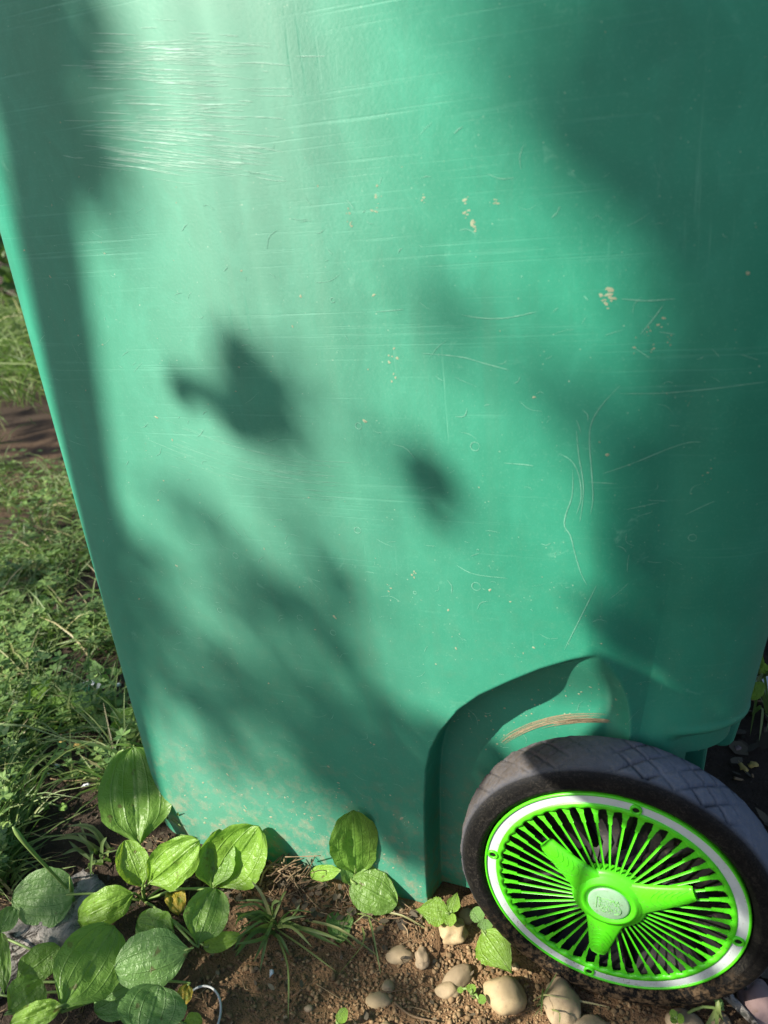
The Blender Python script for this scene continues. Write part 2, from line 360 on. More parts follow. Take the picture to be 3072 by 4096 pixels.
# ---------------------------------------------------------------- ground
def gh(x, y):
    h = .010*nz(x*6, y*6) + .0055*nz(x*19, y*19, 3) + .003*nz(x*52, y*52, 7)
    near = math.exp(-((x/.13)**2+((y-.02)/.1)**2))          # flat under the wheel
    h = h*(1-.8*near) - .003*near
    d = y - .03
    if -.75 < x < -.18: h += .016*math.exp(-(d/.05)**2)*min(1, (x+.75)/.1)   # soil banked against the bin
    return h
def make_ground():
    n = 470; u = np.linspace(-1, 1, n); b = 9.2
    gx = np.sinh(u*b)/math.sinh(b)*300; gx = gx + -.3
    gy = np.sinh(u*b)/math.sinh(b)*300 + .1
    # extra resolution near the camera: sinh gives about 1.2 cm cells, shader relief does the rest
    V = [(x, y, gh(x, y) if abs(x) < 6 and abs(y) < 6 else 0.) for y in gy for x in gx]
    Fc = [(j*n+i, j*n+i+1, (j+1)*n+i+1, (j+1)*n+i) for j in range(n-1) for i in range(n-1)]
    g = mk('ground', V, Fc, M['soil']); tag(g, 'bare reddish clay and dark humus soil', None, None, 'structure')
make_ground()

# ---------------------------------------------------------------- the bin
BZ0, BZ1, RC = .015, 1.03, .09
def yn(z): return .040 - .028*np.asarray(z)
def xf(z): return -.612 + .020*np.clip(np.asarray(z)/.85, 0, 1.3)
def xr(z): return .10 + .11*(np.asarray(z)-.23)
LIP = np.array([onY(*c2(*q), .034)[[0, 2]] for q in [(1500,150),(1300,200),(1100,265),(900,350),(700,445),(560,545),(430,700),(370,820),(340,950),(325,1200),(325,1500),(335,1800)]])
LIP = np.vstack([[LIP[0][0]+.5, LIP[0][1]+.16], LIP, [LIP[-1][0], -.1]])
ZT = LIP[1][1]
def lip_sd(x, z):
    P = np.stack([x, z], -1)[..., None, :]; A = LIP[:-1]; B = LIP[1:]; AB = B-A
    t = np.clip(((P-A)*AB).sum(-1)/(AB*AB).sum(-1), 0, 1); Q = A+t[..., None]*AB; d = np.linalg.norm(P-Q, axis=-1)
    i = d.argmin(-1); dm = d.min(-1)
    ABi = AB[i]; Pi = P[..., 0, :]-A[i]
    cr = ABi[..., 0]*Pi[..., 1]-ABi[..., 1]*Pi[..., 0]
    return dm*np.where(cr > 0, 1, -1)
def notch(x, z): return (.010*sstep(.292, .280, z) - .0014*np.exp(-((np.asarray(z)-.294)/.004)**2))*sstep(.036, .062, x)
def side_dy(x, z):
    x = np.asarray(x, float); z = np.asarray(z, float)
    tx = LIP[1][0]; D = .036*sstep(ZT+.010, ZT-.095, z)*(1-sstep(tx, tx+.055, x))
    dy = np.maximum(D*sstep(-.0005, .0060, lip_sd(x, z)), .036*sstep(ZT+.34, ZT-.12, z)*sstep(tx-.012, tx+.055, x))
    dy = dy - .0028*np.exp(-((lip_sd(x, z)+.010)/.006)**2)*np.clip(D/.02, 0, 1)*.0        # slightly rolled lip
    dy = dy + notch(x, z)
    return dy
def side_y(x, z): return yn(z) + side_dy(x, z)
bin_ = empty('wheeled_bin', (-.25, .3, 0), 'scratched green plastic wheeled bin with one lime green spoked wheel', 'bin')
BINV = np.array([-.25, .3, 0])
def make_body():
    zs = np.unique(np.concatenate([np.linspace(BZ0, .255, 120), np.linspace(.2551, .2999, 34), np.linspace(.30, .42, 62), np.linspace(.42, BZ1, 34)]))
    xs0 = np.unique(np.concatenate([np.linspace(0, .50, 60), np.linspace(.50, .90, 210), np.linspace(.90, 1, 40)]))
    nc = 14; ca = np.linspace(0, math.pi/2, nc+1)
    rings = []
    for z in zs:
        f, r, y0 = float(xf(z)), float(xr(z)), float(yn(z)); y1 = y0+.60+.05*z
        X = f+RC + xs0*(r-f-2*RC); Y = side_y(X, np.full_like(X, z))
        bulge = .006*(1-((xs0-.5)*2)**2)*min(1, z*2)
        pts = list(zip(X, Y-bulge))
        yr = Y[-1]-y0
        # corners, anticlockwise seen from above
        RI = [RC-float(notch(r-RC+RC*math.sin(a), z)) for a in ca]
        pts += [(r-RC+q_*math.sin(a), y0+yr*math.cos(a)+RC-q_*math.cos(a)) for a, q_ in list(zip(ca, RI))[1:]]
        pts += [(r-RC+RI[-1]*math.cos(a), y1-RC+RC*math.sin(a)) for a in ca]
        pts += [(f+RC-RC*math.sin(a), y1-RC+RC*math.cos(a)) for a in ca]
        yl = Y[0]-y0
        pts += [(f+RC-RC*math.cos(a), y0+RC-RC*math.sin(a)) for a in ca[:-1]]
        rings.append([(px, py, z) for px, py in pts])
    n = len(rings[0]); V = np.array([p for r in rings for p in r]) - BINV
    Fc = []
    for i in range(len(zs)-1):
        zc = (zs[i]+zs[i+1])/2
        for j in range(n):
            j2 = (j+1) % n
            if zc < .2615 and rings[i][j][0] > .050 and rings[i][j2][0] > .050: continue     # notch over the axle
            Fc.append((i*n+j, i*n+j2, (i+1)*n+j2, (i+1)*n+j))
    mk('body', V, Fc, M['cart'], bin_)
    # rim and lid above the picture
    mb = MB(); z = BZ1; f, r, y0 = float(xf(z)), float(xr(z)), float(yn(z)); y1 = y0+.6+.05*z
    def rr(g, zz):
        pts = []
        for cx, cy, a0 in ((r-RC, y0+RC, -90), (r-RC, y1-RC, 0), (f+RC, y1-RC, 90), (f+RC, y0+RC, 180)):
            for q in range(9):
                a = R_(a0+q*90/8); pts.append((cx+(RC+g)*math.cos(a), cy+(RC+g)*math.sin(a), zz))
        return pts
    def stack(L):
        n = len(L[0]); Vv = [p for q in L for p in q]
        return np.array(Vv)-BINV, [(i*n+j, i*n+(j+1) % n, (i+1)*n+(j+1) % n, (i+1)*n+j) for i in range(len(L)-1) for j in range(n)]+[tuple((len(L)-1)*n+j for j in range(n))]
    v, fc = stack([rr(.001, z-.035), rr(.018, z-.035), rr(.018, z), rr(-.002, z)]); mk('rim', v, fc[:-1], M['cart'], bin_, False)
    v, fc = stack([rr(.022, z+.002), rr(.022, z+.022), rr(.012, z+.034), rr(-.03, z+.05)]); mk('lid', v, fc, M['cart'], bin_, False)
make_body()
# axle brackets under the rear corner
def rib(x0, x1, y0, y1, z0, z1, rr_=.012):
    pts = [(x0, z1), (x0, z0)]
    for q in range(6):
        a = R_(-90+q*18); pts.append((x1-rr_+rr_*math.cos(a), z0+rr_+rr_*math.sin(a)))
    pts.append((x1+.006, z1)); n = len(pts)
    V = np.array([(x, y, z) for y in (y0, y1) for x, z in pts])-BINV
    Fc = [tuple(range(n)), tuple(range(n, 2*n))[::-1]]+[(i, n+i, n+(i+1) % n, (i+1) % n) for i in range(n)]
    o = mk('axle_bracket', V, Fc, M['cart'], bin_, False)
    b = o.modifiers.new('b', 'BEVEL'); b.width = .003; b.segments = 2; b.limit_method = 'ANGLE'
rib(.0, .070, .100, .118, .15, .268); rib(.04, .100, .140, .158, .222, .268); rib(.04, .100, .42, .438, .222, .268)
mb = MB(); tube(mb, np.array([(0, .03, AX), (0, .62, AX)])-BINV, .008, 12); mb.build('axle', M['black'], bin_)
mb = MB(); box(mb, -.17, .03, .125, .55, .05, .262); mb.V = [tuple(np.array(v)-BINV) for v in mb.V]; mb.build('axle_housing', M['cart'], bin_, False)

# marks in the plastic: scratches, rings and clinging mud, all lying on the wall
def wall(x, z, off=.0003):
    z = np.asarray(z, float); x = np.asarray(x, float); f = xf(z); r = xr(z)
    s = np.clip((x-f-RC)/(r-f-2*RC), 0, 1); b = .006*(1-((s-.5)*2)**2)*np.minimum(1, z*2)
    y = side_y(x, z)-b
    dl = np.clip(f+RC-x, 0, RC*.98); dr = np.clip(x-(r-RC), 0, RC*.98)
    y = y + RC-np.sqrt(RC*RC-dl*dl) + RC-np.sqrt(RC*RC-dr*dr)
    return np.stack([x, y-off, z], -1)
def wallpx(u, v):                      # photo pixel -> (x, z) on the wall
    Y = .03
    for _ in range(12):
        p = onY(u, v, Y); Y = float(wall(p[0], p[2], 0)[1])
    return p[0], p[2]
def ribbon(mb, xz, wd, off=.0003, m=0):
    xz = np.asarray(xz, float); N = len(xz); d = np.gradient(xz, axis=0); nn = np.stack([-d[:, 1], d[:, 0]], 1); nn /= (np.linalg.norm(nn, axis=1, keepdims=True)+1e-9)
    w_ = wd*np.sqrt(np.clip(np.sin(np.linspace(.05, math.pi-.05, N)), 0, 1))[:, None]*(.6+.8*rng.random((N, 1)))
    a = xz+nn*w_/2; b = xz-nn*w_/2; V = np.concatenate([wall(a[:, 0], a[:, 1], off), wall(b[:, 0], b[:, 1], off)])-BINV
    mb.add(V, [(i, i+1, N+i+1, N+i) for i in range(N-1)], m)
def spl(pts, n=14):
    pts = np.asarray(pts, float); t = np.linspace(0, len(pts)-1, n); i = np.clip(t.astype(int), 0, len(pts)-2); f = (t-i)[:, None]
    p0 = pts[np.maximum(i-1, 0)]; p1 = pts[i]; p2 = pts[i+1]; p3 = pts[np.minimum(i+2, len(pts)-1)]
    return .5*(2*p1+(p2-p0)*f+(2*p0-5*p1+4*p2-p3)*f**2+(3*p1-p0-3*p2+p3)*f**3)
def make_marks():
    mb = MB()
    E3 = lambda x, y: wallpx(1500+x*.9476, 1100+y*.9476)      # crop of the middle right
    lines = [[(200,330),(360,345),(470,375),(570,402)], [(365,168),(460,182),(560,180),(680,155)], [(1035,465),(960,545),(915,620),(905,700),(915,840),(920,940),(910,1010)],
             [(1035,500),(1220,498),(1400,482),(1560,462),(1655,450)], [(775,752),(830,785),(862,850),(870,940),(850,1010)], [(850,655),(860,760),(880,900),(865,1040)],
             [(835,820),(832,930),(805,1010),(800,1060),(825,1100),(845,1180),(870,1260),(895,1308)], [(935,1310),(880,1420),(800,1580)], [(345,1225),(420,1262),(560,1280)],
             [(960,838),(1100,790),(1300,712),(1380,705)], [(545,793),(635,800),(668,806)], [(1310,1010),(1420,960),(1500,935)], [(1060,990),(1200,960)], [(0,155),(120,145)], [(1040,100),(1150,108),(1270,100)],
             [(1545,335),(1620,358)], [(1150,950),(1235,955)], [(1105,1020),(1170,1000)], [(1120,250),(1170,190),(1215,130)], [(1200,240),(1270,250)], [(1100,310),(1160,350)]]
    for L in lines:
        ribbon(mb, spl([E3(*p) for p in L], 22), .00048 if len(L) > 2 else .00036)
    E0 = lambda x, y: wallpx(x*.9645, y*.9645)
    for q in range(360):                                      # the dense raking at upper left, sun glints painted pale
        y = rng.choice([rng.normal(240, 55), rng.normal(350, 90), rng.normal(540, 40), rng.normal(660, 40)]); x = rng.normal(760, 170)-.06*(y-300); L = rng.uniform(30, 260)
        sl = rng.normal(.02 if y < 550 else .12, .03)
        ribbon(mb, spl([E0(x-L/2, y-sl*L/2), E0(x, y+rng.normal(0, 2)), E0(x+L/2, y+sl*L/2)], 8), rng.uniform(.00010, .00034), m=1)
    E4 = lambda x, y: wallpx(300+x*.9042, 1300+y*.9042)
    for q in range(70):
        x = rng.uniform(420, 1150); y = 520+(x-420)*.30+rng.normal(0, 60); L = rng.uniform(40, 240); sl = .42-.38*(x-420)/730
        ribbon(mb, spl([E4(x-L/2, y-sl*L/2), E4(x, y), E4(x+L/2, y+sl*L/2)], 7), rng.uniform(.00012, .00036))
    for q in range(430):                                      # short nicks everywhere
        x = rng.uniform(-.54, .07); z = rng.uniform(.06, .80); a = rng.normal(0, .7); L = abs(rng.normal(.005, .007))+.0015; c = rng.normal(0, .3)
        dx, dz = math.cos(a)*L/2, math.sin(a)*L/2
        ribbon(mb, spl([(x-dx, z-dz), (x-c*dz, z+c*dx), (x+dx, z+dz)], 6), rng.uniform(.00012, .00042))
    for (u, v, r) in [(1900,1785,.006),(1905,2345,.0065),(1434,1703,.0045),(1430,2120,.005),(943,2222,.005),(1333,2530,.005),(715,2530,.004),(1200,2470,.005),(1330,1200,.003),(2770,2150,.005),(1660,2370,.0025),(880,2440,.0045)]:
        x, z = wallpx(u, v); t = np.linspace(0, 2*math.pi*.97, 18); ribbon(mb, np.stack([x+r*.6*np.cos(t), z+r*.6*np.sin(t)], 1), .0005)
    o = mb.build('scratch_marks', [M['scratch'], M['glint']], bin_); tag(o, 'pale scratches and nicks in the green plastic, some coloured as sun glints', None, None, 'stuff')
    # mud rubbed on by the tyre plus mud flecks
    mb = MB()
    for q in range(170):
        r = (.1425+.0045*rng.random()) if q % 2 else (.1455+.008*rng.random()); a0 = R_(rng.uniform(93.5, 106) if q % 2 else rng.uniform(93.5, 128)); a1 = a0+R_(rng.uniform(5, 16) if q % 2 else rng.uniform(8, 26)); t = np.linspace(a0, min(a1, R_(140)), 14)
        ribbon(mb, np.stack([r*np.cos(t), AX+r*np.sin(t)], 1), rng.uniform(.00025, .0010) if q % 2 else rng.uniform(.0001, .00035), .0006)
    o = mb.build('mud_scuff', M['mud'], bin_); tag(o, 'tan mud rubbed onto the wall above the tyre', None, None, 'stuff')
    mb = MB()
    def fleck(x, z, r, h=.25, el=1.0, ang=0.0):
        c = wall(x, z, 0.0); n = 7; V = [c+np.array([0, -r*h, 0])]
        for j in range(n):
            a = 2*math.pi*j/n; q = r*rng.uniform(.55, 1.25); dx = q*el*math.cos(a); dz = q*math.sin(a)
            dx, dz = dx*math.cos(ang)-dz*math.sin(ang), dx*math.sin(ang)+dz*math.cos(ang)
            V.append(wall(x+dx, z+dz, .0001))
        mb.add(np.array(V)-BINV, [(0, 1+j, 1+(j+1) % n) for j in range(n)])
    for q in range(190):
        z = .05+.8*rng.random()**1.6; x = rng.uniform(-.53, .075); fleck(x, z, abs(rng.normal(.0002, .0004))+.00025, .3, rng.uniform(1, 2.2), rng.uniform(0, 3))
    for q in range(130):                                       # denser near the base and arch
        x = rng.uniform(-.5, -.2); z = .02+.13*rng.random()**1.6; fleck(x, z, abs(rng.normal(.0003, .0005))+.0003, .3, rng.uniform(1, 2.4), rng.uniform(0, 3))
    for q in range(80):
        a = R_(rng.uniform(85, 150)); r = rng.uniform(.15, .21); fleck(r*math.cos(a), AX+r*math.sin(a), abs(rng.normal(.0003, .0004))+.0003)
    for (u, v, r, el) in [(1565,1420,.0055,1.),(1570,1500,.005,1.3),(2410,1180,.0055,.5),(2440,1175,.006,.4),(2425,1215,.004,.6),(2595,1330,.005,1.5),(2640,1300,.004,.6),(2610,1385,.004,.7),(2540,1390,.003,1.),(1890,890,.006,.8),(1900,915,.005,1.),(1870,850,.004,.6),(1980,805,.005,.5),(1860,800,.004,.7),(1500,840,.003,.6),(2755,1600,.003,2.),(2660,1560,.003,2.),(1690,800,.0035,.6),
                          (1655,2290,.006,1.4),(1560,2360,.003,.6),(580,1790,.002,1.),(2830,1910,.003,1.),(2680,1365,.003,1.),(1395,845,.005,1.2),(1400,900,.004,1.),(1510,780,.004,.8),(1350,3160,.004,.5),(1180,3245,.007,1.6),(1240,3270,.005,2.)]:
        for q in range(5):
            x, z = wallpx(u+rng.normal(0, 8), v+rng.normal(0, 14)); fleck(x, z, r*rng.uniform(.07, .24), .15, 1/el, rng.uniform(-.3, .3))
    o = mb.build('mud_flecks', M['fleck'], bin_, False); tag(o, 'pale dried mud flecks stuck to the green wall', None, None, 'stuff')
make_marks()

# ---------------------------------------------------------------- the wheel (origin on the axle, face at y = 0)
WL = tuple(np.array([0, 0, AX])-BINV)
mb = MB(); lathe(mb, [(.1185, .010), (.112, .020), (.095, .034), (.06, .036), (.034, .030), (.030, .012), (.0, .012)], 72)
for q in range(9):
    a = 2*math.pi*q/9; c, s = math.cos(a), math.sin(a); tube(mb, [(.03*c, .03, .03*s), (.113*c, .02, .113*s)], .005, 6)
wheel = mb.build('wheel', M['black'], bin_, loc=WL)
def make_tyre():
    prof = [(.1180, .012), (.1190, .004), (.1215, -.0015), (.125, -.004), (.1265, -.0043), (.1275, -.0036), (.131, -.0042), (.1355, -.003), (.1395, -.0005), (.1425, .003)]
    nt_ = 26; prof += [(.1437+.0028*(1-((q/(nt_-1)-.5)*2)**2), .0045+.041*q/(nt_-1)) for q in range(nt_)]
    prof += [(.1425, .047), (.138, .0505), (.130, .0525), (.120, .050), (.118, .042)]
    P = len(prof); n = 800; V = []
    for i in range(n):
        a = 2*math.pi*i/n; c, s = math.cos(a), math.sin(a); arc = a*.146
        for r, y in prof:
            if r > .1428 and 0.004 < y < .0465:
                v = y-.025; p = 2*math.pi*.146/36
                e = 1e9
                for sg in (1, -1):
                    q = ((arc+sg*v*1.15)/p) % 1.0; e = min(e, min(q, 1-q)*p)
                wear = .45+1.5*nz(c*4+5, s*4, v*12)
                r = r-.0026*max(.12, min(1, wear))*(1-float(sstep(.0007, .0022, e)))
                r += .0009*nz(c*14, s*14, y*90)+.0005*nz(c*40, s*40, y*250)
            else: r += .0004*nz(c*18, s*18, y*60)
            V.append((r*c, y, r*s))
    Fc = [(i*P+q, ((i+1) % n)*P+q, ((i+1) % n)*P+q+1, i*P+q+1) for i in range(n) for q in range(P-1)]
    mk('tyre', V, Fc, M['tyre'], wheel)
make_tyre()
mb = MB()
lathe(mb, [(.1180, .006), (.1183, .001), (.1177, -.0010), (.1162, -.0010), (.1158, .0004)], 180)
nsc = 48; n = nsc*8; V = []; prof_n = 3
for i in range(n):                                     # inner ring with scallops between the spokes
    a = 2*math.pi*i/n; ph = (i/8) % 1.0; e = abs(ph-.5)*2; ri = .1005+.0024*(1-e**1.6)
    c, s = math.cos(a), math.sin(a)
    V += [(.1072*c, .0004, .1072*s), (.1067*c, -.0008, .1067*s), (ri*c, -.0008, ri*s), (ri*c, .003, ri*s)]
Fc = [(i*4+q, ((i+1) % n)*4+q, ((i+1) % n)*4+q+1, i*4+q+1) for i in range(n) for q in range(3)]
mb.add(V, Fc); mb.build('hubcap_ring', M['lime'], wheel)
mb = MB(); lathe(mb, [(.1160, .0003), (.1115, -.0003), (.1070, .0003)], 180); mb.build('white_band', M['white'], wheel)
def spoke_mesh():
    mb = MB()
    secs = [(.024, .0008, .0012, .0045), (.086, .0011, .0012, .0012), (.0865, .0018, .0016, .0008), (.0955, .0020, .0016, .0005), (.0962, .0024, .0014, .0004), (.1018, .0034, .0014, .0003)]
    V = []
    for x, hw, hh, yo in secs: V += [(x, -yo-hh+.002, -hw*.55), (x, -yo-hh+.002, hw*.55), (x, -yo+hh*.3, hw), (x, -yo+hh, hw*.8), (x, -yo+hh, -hw*.8), (x, -yo+hh*.3, -hw)]
    Fc = [(i*6+j, i*6+(j+1) % 6, (i+1)*6+(j+1) % 6, (i+1)*6+j) for i in range(len(secs)-1) for j in range(6)]+[tuple(range(30, 36))]
    mb.add(V, Fc); return mb
s0 = spoke_mesh().build('spoke', M['lime'], wheel, False)
for q in range(48):
    o = s0 if q == 0 else s0.copy()
    if q: COL.objects.link(o); o.parent = wheel
    o.rotation_euler = (0, -2*math.pi*(q+.15)/48, 0)
def make_spinner():
    mb = MB()
    lathe(mb, [(.034, .004), (.034, -.0035), (.0315, -.0065), (.0290, -.0072), (.0285, -.0082), (.0255, -.0088), (.0248, -.0100), (.0218, -.0105), (.0212, -.0090), (.0, -.0090)], 90)
    for ang in (140, 22, -97):
        a = R_(ang); c, s = math.cos(a), math.sin(a); pr = np.array([-s, 0, c]); rd = np.array([c, 0, s])
        secs = []
        L = [(.022, .0195), (.030, .0165), (.038, .0145), (.048, .0126), (.058, .0108), (.068, .0092), (.0735, .0082), (.0765, .0066)]
        for r, hw in L:
            t = (r-.022)/.0545; yt = -.0075-.0015*math.sin(t*3.0)+.0035*t; yb = yt+.0042
            row = [rd*r+pr*(-hw)+np.array([0, yb, 0]), rd*r+pr*(-hw)+np.array([0, yt+.0022, 0]), rd*r+pr*(-hw*.86)+np.array([0, yt+.0004, 0]), rd*r+np.array([0, yt-.0008, 0]),
                   rd*r+pr*(hw*.86)+np.array([0, yt+.0004, 0]), rd*r+pr*hw+np.array([0, yt+.0022, 0]), rd*r+pr*hw+np.array([0, yb, 0])]
            secs.append(row)
        V = [p for rw in secs for p in rw]; N = len(L)
        Fc = [(i*7+j, (i+1)*7+j, (i+1)*7+j+1, i*7+j+1) for i in range(N-1) for j in range(6)]+[tuple((N-1)*7+j for j in range(7))]
        mb.add(V, Fc)
        for q in range(5):                               # moulded chevron ridges
            r = .038+q*.0058; t = (r-.022)/.0545; hw = np.interp(r, [l[0] for l in L], [l[1] for l in L])*.8; yt = -.0075-.0015*math.sin(t*3.0)+.0035*t
            pts = [rd*(r+.004*u*u*3+.002*u)+pr*(hw*u)+np.array([0, yt-.0008+.0012*u*u, 0]) for u in np.linspace(-.9, .9, 7)]
            tube(mb, pts, .00016, 4)
    mb.build('spinner', M['lime'], wheel)
make_spinner()
mb = MB(); lathe(mb, [(.0186, -.0088), (.0184, -.0102), (.0170, -.0109), (.0, -.0112)], 60); mb.build('centre_cap', M['cap'], wheel)
def make_emblem():
    mb = MB(); rg = random.Random(3)
    def st(pts, w_):
        pts = spl(pts, 12); pts = np.stack([pts[:, 0]*.00092, np.full(len(pts), -.0112), pts[:, 1]*.00092], 1); tube(mb, pts, w_*.001, 5)
    st([(-11, 9), (-11.5, 0), (-12, -7)], .35); st([(-11, 9), (-9, 8.2), (-8, 7)], .6)
    st([(-7, 6.5), (-3, 7.6), (1, 7.2), (5, 5), (9, 1.5), (12, -3), (12.5, -7), (10, -10), (6, -11)], .42)
    for q in range(80):
        x = rg.uniform(-9, 11); z = rg.uniform(-11, 8)
        if x*x+z*z > 150: continue
        st([(x, z), (x+rg.uniform(-.8, .8), z+rg.uniform(-.8, .8)), (x+rg.uniform(-1.4, 1.4), z+rg.uniform(-1.2, 1.2))], rg.uniform(.2, .42))
    mb.build('emblem', M['emblem'], wheel)
make_emblem()
for q, a in enumerate((80, 171, -99, -9)):
    mb = MB(); lathe(mb, [(.0052, .0012), (.0052, -.0016), (.0042, -.0022), (.0030, -.0016), (.0030, -.0004)], 24)
    lathe(mb, [(.0032, -.0005), (.0, -.0005)], 24, 1)
    c, s = math.cos(R_(a)), math.sin(R_(a)); mb.build('bolt_hole', [M['lime'], M['black']], wheel, loc=(.1105*c, 0, .1105*s))

# ---------------------------------------------------------------- leaves
def leaf_mesh(name, base, tip, width, mat, parent, face=None, cup=.18, bend=.12, wav=.02, prof='oval', serr=0.0, seed=0, torg=(0,0,0), petiole=0.0, twist=0.0, NU=19, NV=30):
    rg = np.random.default_rng(seed+11); base = np.asarray(base, float); tip = np.asarray(tip, float); ax = tip-base; L = np.linalg.norm(ax); ax /= L
    mid = (base+tip)/2; toc = CAM-mid; toc /= np.linalg.norm(toc)
    nrm = toc if face is None else np.asarray(face, float); nrm = nrm-(nrm@ax)*ax; nrm /= np.linalg.norm(nrm); lat = np.cross(nrm, ax)
    V = []; U = []
    p1, p2 = rg.uniform(0, 9, 2)
    for j in range(NV):
        v = j/(NV-1)
        if prof == 'oval': wv = math.sqrt(max(0, 1-abs((v-.52)/.48)**1.95))*(.35+.65*float(sstep(0, .30, v)))
        elif prof == 'spade': wv = math.sqrt(max(0, 1-abs((v-.40)/(.60 if v > .4 else .405))**2.0))*(1-.15*v)
        elif prof == 'lance': wv = math.sin(math.pi*min(1, v*.985+.012)**.72)**1.15
        else: wv = math.sqrt(max(0, 1-abs((v-.5)/.5)**2.3))*(.5+.5*float(sstep(0, .15, v)))
        wv = max(wv, .03)
        for i in range(NU):
            u = i/(NU-1)*2-1; e = abs(u)
            sr = 1+serr*((v*13+.4*p1) % 1.0-.5)*(e**4)+.11*nz(v*4.5+p1, (1 if u > 0 else -1)*2, p2)*e**2+.05*nz(v*13+p1, (1 if u > 0 else -1)*3, p2)*e**3
            x = u*wv*width/2*sr; y = v*L
            h = cup*width*.5*(u*u)*wv - bend*L*(4*(v-.5)**2-1)*.5
            h += 1.3*wav*L*(nz(u*2.2+p1, v*3.3, p2))+.60*wav*L*nz(u*5+p2, v*8, p1)+.14*wav*L*nz(u*11+p2, v*17, p1)
            h += -.010*width*math.exp(-(e/.06)**2)-.004*width*(math.exp(-((e-.34)/.05)**2)+math.exp(-((e-.66)/.05)**2))
            tw = twist*(v-.5); xx = x*math.cos(tw)-h*math.sin(tw); hh = x*math.sin(tw)+h*math.cos(tw)
            V.append(base+lat*xx+ax*y+nrm*hh-np.asarray(torg)); U.append(((u+1)/2, v))
    Fc = [(j*NU+i, j*NU+i+1, (j+1)*NU+i+1, (j+1)*NU+i) for j in range(NV-1) for i in range(NU-1)]
    return mk(name, V, Fc, mat, parent, uv=U)
def cart_push(p, gap=.012):            # keep a leaf point in front of the wall
    p = np.array(p, float)
    if p[0] > xf(p[2]):
        w_ = float(wall(p[0], max(p[2], .02), 0)[1])
        if p[1] > w_-gap:               # slide along the view ray
            d = p-CAM; p = CAM+d*((w_-gap-CAM[1])/d[1])
    return p
def plant(name, label, cat, root_px, leaves, group=None, stalk=True):
    r = onZ(*root_px, .0); r[2] = gh(r[0], r[1]); e = empty(name, tuple(r), label, cat, group); mb = MB()
    for i, (b, zb, t, zt, wpx, mat, kw) in enumerate(leaves):
        B = cart_push(onZ(*b, zb)); Tp = cart_push(onZ(*t, zt)); wd = px2m(wpx, (B+Tp)/2)*1.02
        leaf_mesh('leaf', B, Tp, wd, M[mat], e, torg=r, seed=i*17+len(label), **kw)
        if stalk:
            midp = (r+B)/2; midp[2] = max(midp[2], min(B[2], r[2]+.02))
            tube(mb, spl([r-np.array([0, 0, .004]), midp, B, B+(Tp-B)*.12], 9)-r, np.linspace(.0016, .0012, 9), 6, 0, .95)
    if stalk: mb.build('stalk', M['clover'], e)
    return e
UP = (0, 0, 1)
plant('plantain_plant', 'broad-leaved plantain with one tall upright leaf at the front corner of the bin', 'weed', cB(800, 980), [
    (cB(770, 685), .045, cB(735, 122), .120, 275, 'plantain', dict(cup=.12, bend=.06, wav=.03)),
    (cB(792, 905), .030, cB(688, 640), .075, 120, 'bright', dict(cup=.35, bend=.10, wav=.03)),
    (cB(812, 885), .030, cB(1100, 640), .085, 170, 'bright', dict(cup=.10, bend=.10, wav=.035, prof='oval')),
    (cB(1170, 910), .022, cB(1215, 575), .085, 150, 'plantain', dict(cup=.5, bend=.05, wav=.02, twist=.3)),
    (cB(1190, 900), .018, cB(1430, 560), .080, 235, 'bright', dict(cup=.30, bend=.04, wav=.03)),
    (cB(740, 930), .045, cB(430, 1080), .028, 135, 'bright', dict(cup=-.15, bend=.42, wav=.04, prof='round')),
    (cA(700, 420), .035, cA(110, 470), .040, 225, 'dull', dict(cup=.08, bend=.08, wav=.02, prof='spade')),
    (cB(1085, 1225), .028, cB(1195, 905), .050, 170, 'plantain', dict(cup=.25, bend=.12, wav=.04)),
    (cB(960, 1140), .024, cB(755, 1090), .030, 125, 'plantain', dict(cup=.2, bend=.1, wav=.05, prof='round')),
    (cB(955, 890), .012, cB(990, 1045), .015, 78, 'yellow', dict(cup=.3, bend=.1, wav=.05)),
    (cB(1130, 1222), .012, cB(1330, 1165), .03, 75, 'bright', dict(cup=.1, bend=.1, wav=.04, prof='spade')),
])
plant('plantain_plant', 'large dark-leaved plantain below it, spreading over grey bark', 'weed', cB(640, 1480), [
    (cB(330, 1590), .050, cB(632, 1112), .062, 262, 'plantain', dict(cup=.10, bend=.10, wav=.035)),
    (cB(1062, 1238), .045, cB(632, 1350), .052, 212, 'dull', dict(cup=-.06, bend=.14, wav=.02)),
    (cB(40, 1600), .040, cB(240, 1425), .045, 165, 'plantain', dict(cup=.15, bend=.06, wav=.045)),
    (cB(800, 1720), .045, cB(880, 1440), .055, 250, 'dull', dict(cup=.12, bend=.12, wav=.06, prof='round')),
    (cB(80, 1425), .022, cB(330, 1225), .03, 125, 'plantain', dict(cup=.1, bend=.06, wav=.02)),
    (cB(25, 1500), .030, cB(5, 1150), .05, 62, 'plantain', dict(cup=.3, bend=.1, wav=.02)),
    (cB(345, 1550), .055, cB(55, 1655), .05, 92, 'bright', dict(cup=.1, bend=.15, wav=.06, prof='round')),
    (cB(825, 1420), .018, cB(520, 1580), .02, 150, 'dull', dict(cup=.1, bend=.05, wav=.03)),
    (cB(-10, 1160), .03, cB(75, 1005), .04, 80, 'dull', dict(cup=.1, bend=.1, wav=.03)),
    (cB(1040, 1425), .02, cB(1000, 1560), .02, 60, 'yellow', dict(cup=.2, bend=.1, wav=.05)),
    (cB(1010, 1650), .02, cB(1120, 1640), .02, 70, 'bright', dict(cup=.2, bend=.1, wav=.06)),
])
